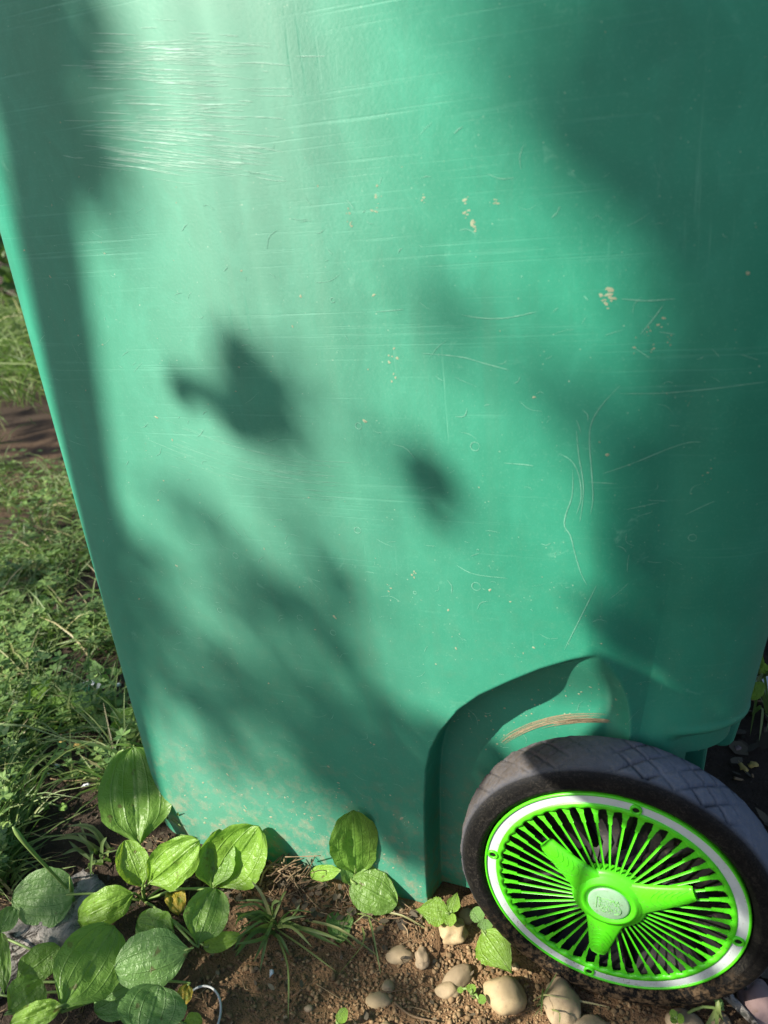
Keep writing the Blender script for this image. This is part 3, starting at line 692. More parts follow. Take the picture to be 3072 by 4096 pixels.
plant('plantain_plant', 'small plantain with two round leaves against the green wall beside the wheel arch', 'weed', cC(640, 700), [
    (cC(637, 600), .030, cC(618, 212), .098, 185, 'plantain', dict(cup=.08, bend=.03, wav=.03, prof='round')),
    (cC(612, 640), .050, cC(885, 785), .030, 172, 'plantain', dict(cup=-.10, bend=.10, wav=.03, prof='spade')),
    (cC(560, 575), .020, cC(365, 600), .035, 60, 'bright', dict(cup=.3, bend=.1)),
    (cC(600, 660), .02, cC(565, 540), .045, 48, 'dull', dict(cup=.3, bend=.1)),
    (cC(535, 820), .014, cC(545, 1015), .012, 112, 'dull', dict(cup=.15, bend=.1, wav=.04, prof='spade')),
    (cC(680, 790), .012, cC(715, 835), .012, 40, 'bright', dict(cup=.2, bend=.1)),
])
plant('bramble_seedling', 'three-leaflet seedling with toothed leaves left of the tyre', 'weed', cC(1230, 890), [
    (cC(1200, 835), .028, cC(1000, 812), .032, 98, 'bright', dict(cup=.15, bend=.08, serr=.16, prof='lance')),
    (cC(1212, 830), .028, cC(1250, 706), .040, 54, 'bright', dict(cup=.2, bend=.08, serr=.16, prof='lance')),
    (cC(1200, 835), .027, cC(1208, 915), .024, 58, 'bright', dict(cup=.2, bend=.08, serr=.16, prof='spade')),
])
plant('bramble_seedling', 'toothed leaf seedling hanging beside the lower edge of the tyre', 'weed', cC(1400, 930), [
    (cC(1405, 945), .030, cC(1578, 1195), .022, 150, 'bright', dict(cup=.10, bend=.10, serr=.14, prof='lance')),
    (cC(1420, 948), .030, cC(1418, 868), .036, 58, 'dull', dict(cup=.2, bend=.08, serr=.14)),
    (cC(1405, 890), .024, cC(1345, 805), .028, 60, 'dull', dict(cup=.2, bend=.08, serr=.14)),
])
plant('round_seedling', 'tiny round bright leaf seedling beside the largest pebble', 'weed', cC(1350, 1320), [
    (cC(1335, 1318), .010, cC(1335, 1260), .012, 38, 'bright', dict(cup=.2, bend=.05, prof='round')),
    (cC(1375, 1345), .006, cC(1425, 1362), .008, 34, 'plantain', dict(cup=.2, bend=.05, prof='round')),
    (cC(1290, 1290), .006, cC(1250, 1302), .006, 22, 'bright', dict(cup=.2, bend=.05)),
])
plant('narrow_seedling', 'single narrow pale leaf at the bottom edge below the grass tuft', 'weed', cC(530, 1510), [
    (cC(528, 1505), .012, cC(580, 1405), .022, 44, 'bright', dict(cup=.2, bend=.05)),
])
plant('small_weed', 'small leafy weed beside the reddish rock under the wheel', 'weed', c5(1215, 690), [
    (c5(1210, 690), .014, c5(1190, 650), .02, 30, 'bright', dict(cup=.2)), (c5(1215, 690), .014, c5(1255, 700), .016, 34, 'bright', dict(cup=.2)),
    (c5(1212, 692), .012, c5(1190, 712), .014, 28, 'plantain', dict(cup=.2)), (c5(1440, 650), .02, c5(1405, 585), .03, 30, 'dull', dict(cup=.2)),
])
bgw = [
    ('pointed pale green leaf weed standing in the grass left of the bin', cL(200, 590), [(cL(210, 560), .02, cL(500, 255), .075, 62, 'bright', dict(serr=.12, cup=.12, prof='lance')), (cL(100, 500), .02, cL(20, 290), .06, 40, 'dull', {}), (cL(60, 620), .02, cL(160, 560), .04, 45, 'bright', {}), (cL(30, 640), .02, cL(-30, 700), .03, 45, 'plantain', {})]),
    ('ragged lobed weed beside the white wrapper', cL(830, 620), [(cL(480, 500), .03, cL(700, 395), .055, 42, 'plantain', dict(bend=.2)), (cL(690, 400), .055, cL(880, 590), .03, 62, 'plantain', dict(bend=.2, serr=.2)), (cL(880, 590), .02, cL(960, 410), .05, 34, 'plantain', {}), (cL(830, 650), .02, cL(1030, 740), .03, 62, 'dull', dict(serr=.2))]),
    ('rounded clover-like weed touching the front edge of the bin', cL(1150, 680), [(cL(1150, 680), .03, cL(1290, 560), .05, 58, 'plantain', dict(prof='round')), (cL(1150, 690), .03, cL(1090, 560), .05, 56, 'dull', dict(prof='round')), (cL(1160, 700), .03, cL(1060, 790), .03, 56, 'plantain', dict(prof='round')), (cL(1170, 700), .03, cL(1330, 800), .03, 52, 'dull', dict(prof='round')), (cL(1170, 690), .03, cL(1310, 660), .03, 50, 'plantain', dict(prof='round'))]),
    ('ivy-shaped small weed at the left edge beside dark soil', cL(200, 1440), [(cL(260, 1340), .02, cL(360, 1200), .045, 30, 'bright', dict(prof='lance')), (cL(240, 1400), .02, cL(290, 1280), .03, 46, 'bright', dict(prof='spade')), (cL(190, 1410), .02, cL(90, 1490), .03, 46, 'dull', dict(prof='spade')), (cL(190, 1500), .02, cL(200, 1640), .02, 50, 'dull', dict(prof='spade')), (cL(560, 1480), .01, cL(640, 1500), .02, 30, 'plantain', {}), (cL(460, 1500), .01, cL(400, 1470), .02, 30, 'plantain', {})]),
    ('long jagged weed leaf lying under the front edge of the bin', cL(1040, 200), [(cL(780, 130), .04, cL(990, 200), .045, 50, 'dull', dict(serr=.25)), (cL(990, 190), .04, cL(1160, 215), .035, 30, 'dull', {}), (cL(960, 330), .03, cL(1010, 230), .05, 40, 'plantain', {})]),
    ('pair of round weed leaves left of the bare patch', cL(60, 60), [(k(20, 1330), .02, k(-10, 1370), .03, 46, 'dull', dict(prof='round')), (k(75, 1320), .02, k(100, 1285), .05, 40, 'dull', dict(prof='oval')), (k(15, 1300), .03, k(40, 1275), .05, 40, 'plantain', dict(prof='oval'))]),
]
for lb, rt, lv in bgw: plant('leafy_weed', lb, 'weed', rt, lv, 'weeds in the grass left of the bin')

# tall flower stalk of the first plantain
mb = MB(); p = [onZ(*cB(395, 935), .03), onZ(*cB(330, 860), .055), onZ(*cB(220, 745), .10), onZ(*cB(135, 650), .13), onZ(*cB(70, 562), .15)]
p0 = p[0].copy(); p0[2] = gh(*p0[:2])
tube(mb, spl([p0]+p, 24)-p0, np.interp(np.linspace(0, 1, 24), [0, .2, .55, .8, .9, 1], [.0014, .0017, .0019, .0026, .0032, .0010]), 8, 0, .9)
tube(mb, np.array([p[0], onZ(*cB(385, 840), .07)])-p0, [.002, .0008], 6, 0, .95)
e = mb.build('seed_stalk', M['clover'], None, loc=tuple(p0)); tag(e, 'thin green seed stalk leaning left over a dull plantain leaf', 'stalk')

# ---------------------------------------------------------------- stones
def stone(c, wpx, hpx, label, mat='pebble', rot=0.0, flat=.62, seed=0, name='stone', sink=.3, rough=.07):
    p = onZ(*c, .01); wd = px2m(wpx, p)*.92; ht = px2m(hpx, p)/.80*.92; sink += .08
    bm = bmesh.new(); bmesh.ops.create_icosphere(bm, subdivisions=4, radius=.5)
    vt = Vector(CR[:, 0]); ang = math.atan2(vt.y, vt.x)+rot
    for v in bm.verts:
        q = v.co.normalized(); d = 1+.75*rough*nz(q.x*1.5+seed, q.y*1.5, q.z*1.5+seed*.7)*2+.03*nz(q.x*5, q.y*5+seed, q.z*5)
        for kx, ky, kz in ((.8, .3, .5), (-.6, .6, .5), (.1, -.9, .4), (-.5, -.6, .6)): d -= .5*max(0, q.x*kx+q.y*ky+q.z*kz-(.80+.06*math.sin(seed*2.1+kx*9)))
        if seed % 3 == 1: d *= 1-.12*max(0, abs(q.x)+abs(q.y)-1.1)
        v.co = Vector((q.x*wd, q.y*ht, q.z*min(wd, ht)*flat*1.2))*.5*d
    me = bpy.data.meshes.new(name); bm.to_mesh(me); bm.free(); me.materials.append(M[mat])
    me.polygons.foreach_set('use_smooth', [True]*len(me.polygons))
    o = bpy.data.objects.new(name, me); COL.objects.link(o); hz_ = min(wd, ht)*flat*.6
    o.location = (p[0], p[1], gh(p[0], p[1])+hz_*(1-2*sink)); o.rotation_euler = (0, 0, ang)
    return tag(o, label, 'stone', 'stones by the wheel')
stone(cC(1535, 1290), 195, 125, 'largest smooth tan pebble, egg-shaped, below the toothed leaf', rot=-.45, seed=1, flat=.75, sink=.22)
stone(c5(660, 598), 155, 160, 'angular pale tan pebble with grass blades across it, under the tyre', seed=2, flat=.8, rough=.2, sink=.2)
stone(cC(1245, 1185), 95, 135, 'elongated tan pebble with a narrow upper end', seed=3, rot=-.9, sink=.3)
stone(cC(1190, 1255), 115, 62, 'flat grey-brown pebble half buried left of the largest one', seed=4, sink=.35)
stone(cC(900, 1078), 125, 66, 'dark olive oval pebble in the clay below the round plantain leaf', seed=5, sink=.35)
stone(cC(1035, 1095), 66, 80, 'pinkish brown rough pebble beside the olive one', seed=7, rough=.2)
stone(cC(1215, 925), 140, 98, 'pale lumpy stone beneath the three-leaflet seedling', seed=8, rough=.25, sink=.25)
stone(cC(770, 1318), 120, 60, 'dark flat stone sunk in the clay at the bottom centre', seed=9, sink=.42)
stone(cC(828, 1245), 58, 48, 'small orange-tan pebble on the edge of the sunk stone', seed=10)
stone(c5(785, 700), 200, 80, 'large pale pebble cut by the bottom edge of the photo', seed=11, sink=.2)
stone(c5(1255, 685), 165, 85, 'brown stone lying in the shade under the tyre', seed=12, rot=-.3)
stone(c5(1430, 695), 95, 80, 'grey stone next to the twig under the wheel', seed=13, rough=.2)
stone(c5(1620, 600), 190, 170, 'purplish flat rock at the lower right corner', 'rock', seed=14, flat=.45, rough=.2, sink=.25)
stone(cC(1305, 825), 70, 60, 'reddish stone behind the small seedling, touching the tyre shade', seed=15)
stone(cC(910, 845), 42, 34, 'small pinkish pebble between plantain and seedling', seed=16)
stone(cC(1110, 1090), 34, 30, 'tiny yellow pebble above the elongated one', seed=17)
stone(cC(350, 1385), 40, 26, 'tiny brown pebble in shaded soil at the bottom', seed=18)
stone(cC(810, 1490), 80, 50, 'grey pebble cut by the bottom edge below the sunk stone', seed=19)
stone(cC(1600, 1100), 34, 30, 'tiny pale pebble at the foot of the tyre', seed=20)

# ---------------------------------------------------------------- grass, clover, straw, crumbs
def blade_pts(b, ang, h, lean, droop, n=5):
    t = np.linspace(0, 1, n); d = np.array([math.cos(ang), math.sin(ang), 0])
    return np.asarray(b)+np.outer(t*lean*h+droop*h*t**2.5, d)+np.outer(h*(t-.45*droop*t**3), [0, 0, 1])
def strip(mb, pts, wd, a, fold=.25):
    pts = np.asarray(pts, float); n = len(pts); tg = np.gradient(pts, axis=0); toc = CAM-pts.mean(0)
    rv = rng.normal(0, 1, 3); sd = np.cross(tg, toc*1.0+rv*.5*np.linalg.norm(toc)); sd /= (np.linalg.norm(sd, axis=1, keepdims=True)+1e-9)
    nn = np.cross(sd, tg); nn /= (np.linalg.norm(nn, axis=1, keepdims=True)+1e-9)
    wv = wd*np.interp(np.linspace(0, 1, n), [0, .3, .75, 1], [.6, 1, .7, .04])[:, None]
    V = np.concatenate([pts-sd*wv/2, pts-nn*wv*fold, pts+sd*wv/2])
    mb.add(V, [(i, i+1, n+i+1, n+i) for i in range(n-1)]+[(n+i, n+i+1, 2*n+i+1, 2*n+i) for i in range(n-1)], 0, a)
def tuft(name, label, root_px, specs, cat='grass', mat='grass', group='grass tufts', wd=.0042):
    r = onZ(*root_px, 0); r[2] = gh(r[0], r[1]); e = empty(name, tuple(r), label, cat, group)
    for tip_px, ztip, a in specs:
        t = onZ(*tip_px, ztip); t = cart_push(t, .006); b = r+np.array([rng.normal(0, .008), rng.normal(0, .008), -.003])
        m_ = (b+t)/2+np.array([rng.normal(0, .006), rng.normal(0, .006), .008+.14*np.linalg.norm(t-b)*rng.random()])
        mb = MB(); strip(mb, spl([b, m_, t], 9)-r, wd*rng.uniform(.7, 1.35), a); mb.build('blade', M[mat], e)
    return e
tuft('grass_tuft', 'spreading grass tuft between the two larger plantains and the clay', cC(150, 900),
     [(cC(-90, 760+q*26), .02+.03*rng.random(), rng.uniform(.1, .8)) for q in range(14)]+[(cC(*p_), z_, a_) for p_, z_, a_ in [((525,1190),.006,.7),((375,1040),.02,.75),((230,1480),.01,.6),((550,1040),.012,.6),((10,640),.05,.85),((220,700),.05,.7),((340,850),.03,.5),((380,830),.03,.55),((240,1090),.01,.4),((20,1130),.015,.6),((60,1180),.01,.3),((560,1000),.02,.65),((180,760),.04,.5),((300,780),.03,.4)]])
tuft('grass_tuft', 'grass blades fanning out behind the bright plantain leaf', cB(560, 760),
     [(cB(*p_), z_, rng.uniform(.2, .85)) for p_, z_ in [((280,640),.02),((330,610),.02),((370,560),.03),((410,550),.03),((340,720),.02),((640,680),.02),((380,640),.02),((470,800),.02),((500,850),.02),((430,600),.03),((520,830),.02),((660,690),.03),((440,530),.02),((590,620),.04)]])
tuft('grass_tuft', 'short grass growing in the gap between tall leaf and bin corner', cB(960, 640),
     [(cB(*p_), z_, rng.uniform(.2, .8)) for p_, z_ in [((905,540),.05),((985,480),.07),((1000,560),.04),((930,470),.06),((1060,620),.03)]])
tuft('grass_tuft', 'few pale grass blades lying across the angular pebble', c5(560, 600),
     [(c5(*p_), z_, rng.uniform(.5, .95)) for p_, z_ in [((640,470),.03),((700,605),.035),((650,720),.02),((520,690),.01),((590,440),.02),((560,690),.02),((895,640),.006)]], wd=.0022)
tuft('grass_tuft', 'pale grass blades rising beside the twig at lower right', c5(1390, 720),
     [(c5(*p_), z_, rng.uniform(.5, .9)) for p_, z_ in [((1445,520),.05),((1420,600),.04),((1380,640),.02)]])
tuft('grass_tuft', 'thin wiry grass stems crossing the clay below the small plantain', cC(700, 860),
     [(cC(*p_), z_, rng.uniform(.6, .98)) for p_, z_ in [((930,970),.004),((1130,975),.006),((620,900),.02),((520,1220),.006),((790,1210),.004),((540,960),.02)]], wd=.0020)
tuft('grass_tuft', 'curved dry grass blade with a kink lying on the clay', cC(330, 940),
     [(cC(*p_), z_, a_) for p_, z_, a_ in [((800,1115),.008,.85),((640,1050),.012,.7)]], wd=.0030)
def dry_straw():
    r = onZ(*cC(230, 600), 0); r[2] = gh(*r[:2]); e = empty('dry_straw', tuple(r), 'small heap of reddish dry straw against the bin foot', 'straw')
    for q in range(60):
        c_ = onZ(*cC(230+rng.normal(0, 75), 590+rng.normal(0, 38)), .006+.014*rng.random()); a = rng.uniform(0, math.pi); L = rng.uniform(.012, .045)
        d = np.array([math.cos(a), math.sin(a), rng.normal(0, .25)])*L/2; c_ = cart_push(c_, .02)
        mb = MB(); tube(mb, spl([c_-d, c_+rng.normal(0, .0025, 3), c_+d], 6)-r, rng.uniform(.0005, .0013), 4, 0, rng.random()); mb.build('strand', M['straw'], e)
dry_straw()
def stick(a, za, b, zb, r0, label, mat='bark', bow=.004):
    A = onZ(*a, za); B = onZ(*b, zb); o0 = A.copy(); mb = MB(); m_ = (A+B)/2+rng.normal(0, bow, 3)
    tube(mb, spl([A, m_, B], 12)-o0, np.linspace(r0, r0*.6, 12), 7, 0, rng.uniform(.5, 1)); o = mb.build('twig', M[mat], None, loc=tuple(o0)); tag(o, label, 'twig', 'twigs on the soil')
stick(c5(1450, 570), .012, c5(1610, 735), .012, .0050, 'grey stick lying by the purplish rock', 'wood')
stick(cC(80, 620), .012, cC(370, 590), .016, .0018, 'straight reddish twig along the straw heap', 'straw')
stick(cB(0, 740), .006, cB(70, 775), .006, .0022, 'short pale twig at the left edge below the weeds', 'straw')
stick(cB(0, 1000), .01, cB(110, 1003), .01, .0016, 'thin pale twig at the left edge under the dull leaf', 'straw')
stick(cL(480, 1220), .004, cL(960, 1215), .004, .0012, 'long thin dark twig on the dark soil', 'straw')
stick(cL(570, 1420), .004, cL(690, 1360), .004, .0015, 'short pale straw piece on the dark soil', 'straw')
stick(k(1585, 1680), .004, k(1625, 1672), .006, .0022, 'short red-brown twig behind the tyre', 'straw')
stick(k(1600, 1505), .01, k(1675, 1510), .01, .0020, 'thin pinkish twig behind the bin', 'straw')
stick(cC(690, 850), .004, cC(930, 970), .004, .0011, 'thin red rootlet crossing the sunlit clay', 'straw')
stick(cC(870, 1370), .003, cC(1130, 1490), .003, .0014, 'thin buried root at the bottom of the clay', 'straw')
stick(cB(600, 1130), .004, cB(740, 1010), .01, .0016, 'dry straw stem between the two plantains', 'straw')

# bark, ring, wrapper, small litter
def bark_piece():
    c_ = onZ(*cA(330, 830), .006); L, W = .17, .085; n1, n2 = 26, 14; V = []
    for s_ in (1, 0):
        for i in range(n1):
            for j in range(n2):
                x = (i/(n1-1)-.5)*L; y = (j/(n2-1)-.5)*W*(1-.25*abs(i/(n1-1)-.5)); e = .006*nz(x*40, y*40)+.003*nz(x*120, y*120, 4)
                V.append((x+.006*nz(y*50, i), y+.006*nz(x*60, j), (.010+.006*(1-(2*y/W)**2)+e) if s_ else -.004))
    q = n1*n2; Fc = [(i*n2+j, (i+1)*n2+j, (i+1)*n2+j+1, i*n2+j+1) for i in range(n1-1) for j in range(n2-1)]
    Fc += [tuple(q+t for t in f[::-1]) for f in Fc]
    bd = [j for j in range(n2)]+[i*n2+n2-1 for i in range(1, n1)]+[(n1-1)*n2+j for j in range(n2-2, -1, -1)]+[i*n2 for i in range(n1-2, 0, -1)]
    Fc += [(bd[t], bd[(t+1) % len(bd)], q+bd[(t+1) % len(bd)], q+bd[t]) for t in range(len(bd))]
    o = mk('bark_piece', V, Fc, M['wood'], loc=(c_[0], c_[1], gh(c_[0], c_[1])+.004)); o.rotation_euler = (0, 0, R_(70)); tag(o, 'grey whitish lichen-covered slab of bark under the plantain leaves', 'bark')
bark_piece()
def ring():
    c_ = onZ(*cB(1090, 1590), .012); r = px2m(72, c_); t = np.linspace(R_(-75), R_(170), 26); ax_ = math.atan2(CR[1, 0], CR[0, 0])
    pts = np.stack([r*1.25*np.cos(t), r*1.6*np.sin(t), .006+.004*np.sin(t)], 1); mb = MB(); tube(mb, pts, .0012, 8)
    o = mb.build('plastic_ring', M['greyp'], loc=(c_[0], c_[1], gh(*c_[:2])+.004)); o.rotation_euler = (0, 0, ax_); tag(o, 'broken white plastic ring half buried at the bottom', 'ring')
ring()
def wrapper():
    a = onZ(*cL(735, 330), .02); b = onZ(*cL(985, 250), .03); c_ = onZ(*cL(960, 350), .02); d = onZ(*cL(830, 430), .012); V = []; o0 = a.copy(); n = 10
    for i in range(n):
        for j in range(n):
            s_, t = i/(n-1), j/(n-1); p_ = (1-s_)*((1-t)*a+t*b)+s_*((1-t)*d+t*c_); V.append(p_-o0+np.array([0, 0, .006*nz(s_*4, t*5, 2)]))
    Fc = [(i*n+j, i*n+j+1, (i+1)*n+j+1, (i+1)*n+j) for i in range(n-1) for j in range(n-1)]
    mi = [1 if (i > 3 and j < 6) else 0 for i in range(n-1) for j in range(n-1)]
    o = mk('wrapper', V, Fc, [M['plasticw'], M['plasticg']], mi=mi, loc=tuple(o0)); s_ = o.modifiers.new('t', 'SOLIDIFY'); s_.thickness = .0006
    tag(o, 'crumpled white and green plastic wrapper in the weeds left of the bin', 'wrapper')
wrapper()
def chip(c_, wpx, hpx, mat, name, label, cat, zz=.008, rot=None, group=None):
    p_ = onZ(*c_, zz); w_, h_ = px2m(wpx, p_)/2, px2m(hpx, p_)/2/.8; n = 11; V = [(0, 0, .003)]
    for ring_ in (.55, 1):
        for j in range(n):
            a = 2*math.pi*j/n; q = ring_*(1+.28*rng.normal()*(ring_ == 1)); V.append((w_*q*math.cos(a), h_*q*math.sin(a), .003*(1-ring_)+.003*rng.random()))
    Fc = [(0, 1+j, 1+(j+1) % n) for j in range(n)]+[(1+j, 1+n+j, 1+n+(j+1) % n, 1+(j+1) % n) for j in range(n)]
    o = mk(name, V, Fc, M[mat], loc=(p_[0], p_[1], gh(*p_[:2])+.003)); s_ = o.modifiers.new('t', 'SOLIDIFY'); s_.thickness = .0012
    o.rotation_euler = (0, 0, math.atan2(CR[1, 0], CR[0, 0])+(rot or 0)); tag(o, label, cat, group)
chip(cL(800, 870), 62, 48, 'dryleaf', 'dry_leaf', 'ragged yellow-brown dry leaf on the dark soil beside the bin', 'leaf', rot=.5)
chip(cL(595, 835), 46, 26, 'dryleaf', 'dry_leaf', 'smaller yellow dry leaf left of the ragged one', 'leaf')
chip(cL(930, 850), 36, 26, 'dryleaf', 'dry_leaf', 'brownish curled dry leaf at the right end of the dry leaves', 'leaf')
chip(cL(805, 1240), 40, 14, 'plasticw', 'white_chip', 'white chip on the dark soil above the tall leaf', 'chip', rot=.3)
chip(cL(535, 1058), 24, 15, 'plasticw', 'white_chip', 'bluish white chip in the grass edge', 'chip')
chip(cL(465, 1150), 18, 9, 'plasticw', 'white_chip', 'tiny white chip below the bluish one', 'chip')
chip(cL(685, 1025), 32, 12, 'mud', 'straw_chip', 'pale straw-coloured chip beside the dry leaves', 'chip')
chip(cL(940, 980), 20, 15, 'mud', 'straw_chip', 'small tan chip on the soil near the bin front edge', 'chip')
chip(cL(1040, 897), 16, 13, 'orange', 'orange_chip', 'small orange chip on the soil by the bin front edge', 'chip')
chip(cL(1115, 300), 34, 22, 'plasticw', 'white_chip', 'pale chip between wrapper and bin', 'chip')
chip(cC(122, 1168), 22, 22, 'plasticw', 'white_chip', 'white chip on shaded soil below the grass tuft', 'chip')
chip(k(35, 1375), 22, 22, 'plasticw', 'white_chip', 'bluish white chip far left in the grass', 'chip')
chip(k(15, 1312), 50, 26, 'orange', 'dry_leaf', 'orange-brown dead leaf at the left edge in the grass', 'leaf')
chip(k(1605, 1655), 26, 46, 'dryleaf', 'dry_leaf', 'pale curled dead leaf behind the tyre', 'leaf')
chip(k(1628, 1650), 42, 30, 'dryleaf', 'dry_leaf', 'tan crumpled dead leaf at the right edge behind the tyre', 'leaf')
chip(k(1592, 1612), 22, 26, 'rock', 'red_pebble', 'small reddish pebble behind the axle bracket', 'stone')
# things glimpsed behind the rear corner
p_ = onZ(*k(1650, 1490), .015); mb = MB(); tube(mb, spl([(-.03, 0, .018), (.06, .01, .022), (.16, .0, .02)], 10), [.006, .013, .015, .015, .015, .015, .015, .015, .013, .008], 10)
o = mb.build('white_bottle', M['plasticw'], loc=(p_[0], p_[1], 0)); tag(o, 'white plastic piece lying behind the rear corner of the bin', 'litter')
p_ = onZ(*k(1652, 1415), 0); mb = MB()
lathe(mb, [(0, 0), (.07, 0), (.085, .14), (.09, .145), (.09, .16), (.075, .16), (.07, .02), (0, .02)], 28); mb.V = [(x, -z, y) for x, y, z in mb.V]
o = mb.build('flower_pot', M['darkstuff'], loc=(p_[0]+.09, p_[1]+.05, -.004)); tag(o, 'dark round plastic pot behind the bin', 'pot')
plant('leafy_weed', 'leafy weed behind the rear corner of the bin', 'weed', k(1640, 1470), [
    (k(1612, 1510), .03, k(1650, 1475), .05, 60, 'plantain', dict(serr=.1)), (k(1640, 1450), .03, k(1625, 1395), .08, 55, 'plantain', {}), (k(1660, 1455), .03, k(1635, 1430), .06, 40, 'bright', {}), (k(1650, 1370), .05, k(1680, 1340), .1, 50, 'dull', {})])
tuft('grass_tuft', 'loose grass blades behind the rear corner of the bin', k(1650, 1540), [(k(1605, 1520), .05, .5), (k(1640, 1600), .01, .7), (k(1590, 1572), .015, .75), (k(1655, 1580), .02, .6), (k(1620, 1590), .012, .6), (k(1630, 1500), .05, .55), (k(1665, 1620), .01, .7)])

# the uncountable cover
def uvof(p): 
    v = (np.asarray(p)-CAM) @ CR; return 384+F_PX*v[0]/-v[2], 512-F_PX*v[1]/-v[2]
def ingrass(x, y):
    u, v = uvof((x, y, 0)); 
    n_ = nz(x*4, y*4, 1)*.5+nz(x*11, y*11, 5)*.5
    return u, v, n_
def cover():
    gm = MB(); cm = MB(); lm = MB(); fm = MB()
    # low grass and clover left of the bin
    cnt = 0
    for q in range(16000):
        u = rng.uniform(-90, 180); v = rng.uniform(390, 900)
        p = onZ(u*4, v*4, 0); x, y = p[0], p[1]
        if x > -.60 and -.02 < y < .8: continue
        n_ = nz(x*4, y*4, 1)*.5+nz(x*11, y*11, 5)*.5
        lim = -.16 if v < 655 else (-.22 if u < 45-(v-655)*.12 else (-.05+(v-655)/330))
        if 408 < v < 468 and nz(x*3, y*3) > -.75: continue       # bare strip
        if n_ < lim: continue
        h = abs(rng.normal(.045, .025))+.015
        b = (x, y, gh(x, y)-.003); pts = blade_pts(b, rng.uniform(0, 6.28), h, rng.uniform(.1, .9), rng.uniform(.1, 1.2))
        if rng.random() < .72: strip(gm, pts, rng.uniform(.0018, .0045), float(np.clip(rng.normal(.5, .25), 0, 1)))
        else:
            nleaf = 3; hh = h*rng.uniform(.4, 1.0); r = rng.uniform(.0045, .011)
            for j in range(nleaf):
                a = 2*math.pi*j/3+rng.uniform(0, .6); tl = rng.uniform(-.1, .5); c_ = np.array([x, y, gh(x, y)+hh]); d = np.array([math.cos(a), math.sin(a), tl]); s_ = np.array([-math.sin(a), math.cos(a), rng.normal(0, .2)])
                V = [c_, c_+d*r*.6+s_*r*.55, c_+d*r*1.3+s_*r*.5, c_+d*r*1.25+np.array([0,0,-.15*r]), c_+d*r*1.3-s_*r*.5, c_+d*r*.6-s_*r*.55]
                cm.add(V, [(0,1,2,3),(0,3,4,5)], 0, float(np.clip(rng.normal(.5, .25), 0, 1)))
    # tall grass beyond the bare strip
    for q in range(5200):
        x = rng.uniform(-5.2, -1.75); y = rng.uniform(1.2, 4.6); u, v = uvof((x, y, 0.0))
        if v > 408 or u < -160 or u > 200: continue
        h = rng.uniform(.12, .42); pts = blade_pts((x, y, -.01), rng.uniform(0, 6.28), h, rng.uniform(.05, .5), rng.uniform(.2, 1.4), 6)
        strip(gm, pts, rng.uniform(.004, .010), float(np.clip(rng.normal(.45, .22), 0, 1)))
    # thin grass elsewhere round the bin
    for q in range(5000):
        x = rng.uniform(-3, 2.5); y = rng.uniform(-2.6, 3.0)
        if -.66 < x < .5 and -.45 < y < 1.4: continue
        if nz(x*2.5, y*2.5, 3) < -.05: continue
        pts = blade_pts((x, y, gh(x, y)-.004), rng.uniform(0, 6.28), rng.uniform(.03, .09), rng.uniform(.1, .8), rng.uniform(.2, 1.2), 4)
        strip(gm, pts, rng.uniform(.002, .004), float(np.clip(rng.normal(.5, .25), 0, 1)))
    # dead leaves and fragments
    for q in range(2600):
        if q < 1500: x = rng.uniform(.02, .8); y = rng.uniform(.0, 1.6)
        elif q < 2100: x = rng.uniform(-1.3, -.5); y = rng.uniform(-.3, .5)
        else: x = rng.uniform(-.6, .3); y = rng.uniform(-.5, .0)
        if -.6 < x < .12 and y > .03: continue
        r = rng.uniform(.004, .016) if q < 1500 else rng.uniform(.0012, .0045); a = rng.uniform(0, 6.28); d = np.array([math.cos(a), math.sin(a), rng.normal(0, .35)])*r; s_ = np.array([-math.sin(a), math.cos(a), rng.normal(0, .35)])*r*rng.uniform(.3, .8); c_ = np.array([x, y, gh(x, y)+.003+.004*rng.random()])
        lm.add([c_-d, c_-d*.3+s_, c_+d*.5+s_*.8, c_+d, c_+d*.4-s_, c_-d*.4-s_*.9], [(0,1,5),(1,2,4,5),(2,3,4)], 0, float(np.clip(rng.beta(2, 3) if q < 2100 else rng.beta(5, 2), 0, 1)))
    # fine strands and rootlets
    for q in range(420):
        x = rng.uniform(-.75, .25); y = rng.uniform(-.4, .02) if q < 320 else rng.uniform(-.3, .6)
        if x > -.6 and y > .02: continue
        a = rng.uniform(0, 3.14); L = rng.uniform(.008, .04); c_ = np.array([x, y, gh(x, y)+.003]); d = np.array([math.cos(a), math.sin(a), rng.normal(0, .12)])*L/2
        tube(fm, spl([c_-d, c_+rng.normal(0, .003, 3), c_+d], 5), rng.uniform(.0003, .0008), 3, 0, rng.random())
    for q in range(260):
        x = rng.uniform(-.58, -.20); y = .028-abs(rng.normal(0, .022)); a = rng.normal(0, .8); L = rng.uniform(.006, .03); c_ = np.array([x, y, gh(x, y)+.002+.006*rng.random()]); d = np.array([math.cos(a), math.sin(a), rng.normal(0, .2)])*L/2
        tube(fm, spl([c_-d, c_+rng.normal(0, .002, 3), c_+d], 5), rng.uniform(.0003, .0009), 4, 0, rng.random())
        r = rng.uniform(.002, .007); s_ = np.array([-math.sin(a), math.cos(a), rng.normal(0, .5)])*r*.6; d = d/np.linalg.norm(d)*r; c_ = c_+rng.normal(0, .01, 3)*np.array([1, .6, 0])
        lm.add([c_-d, c_-d*.3+s_, c_+d*.5+s_*.8, c_+d, c_+d*.4-s_, c_-d*.4-s_*.9], [(0,1,5),(1,2,4,5),(2,3,4)], 0, float(np.clip(rng.beta(3, 2), 0, 1)))
    tag(gm.build('grass', M['grass']), 'short and tall grass growing round the bin', None, None, 'stuff')
    tag(cm.build('clover', M['clover'], smooth=False), 'low clover leaflets covering the ground left of the bin', None, None, 'stuff')
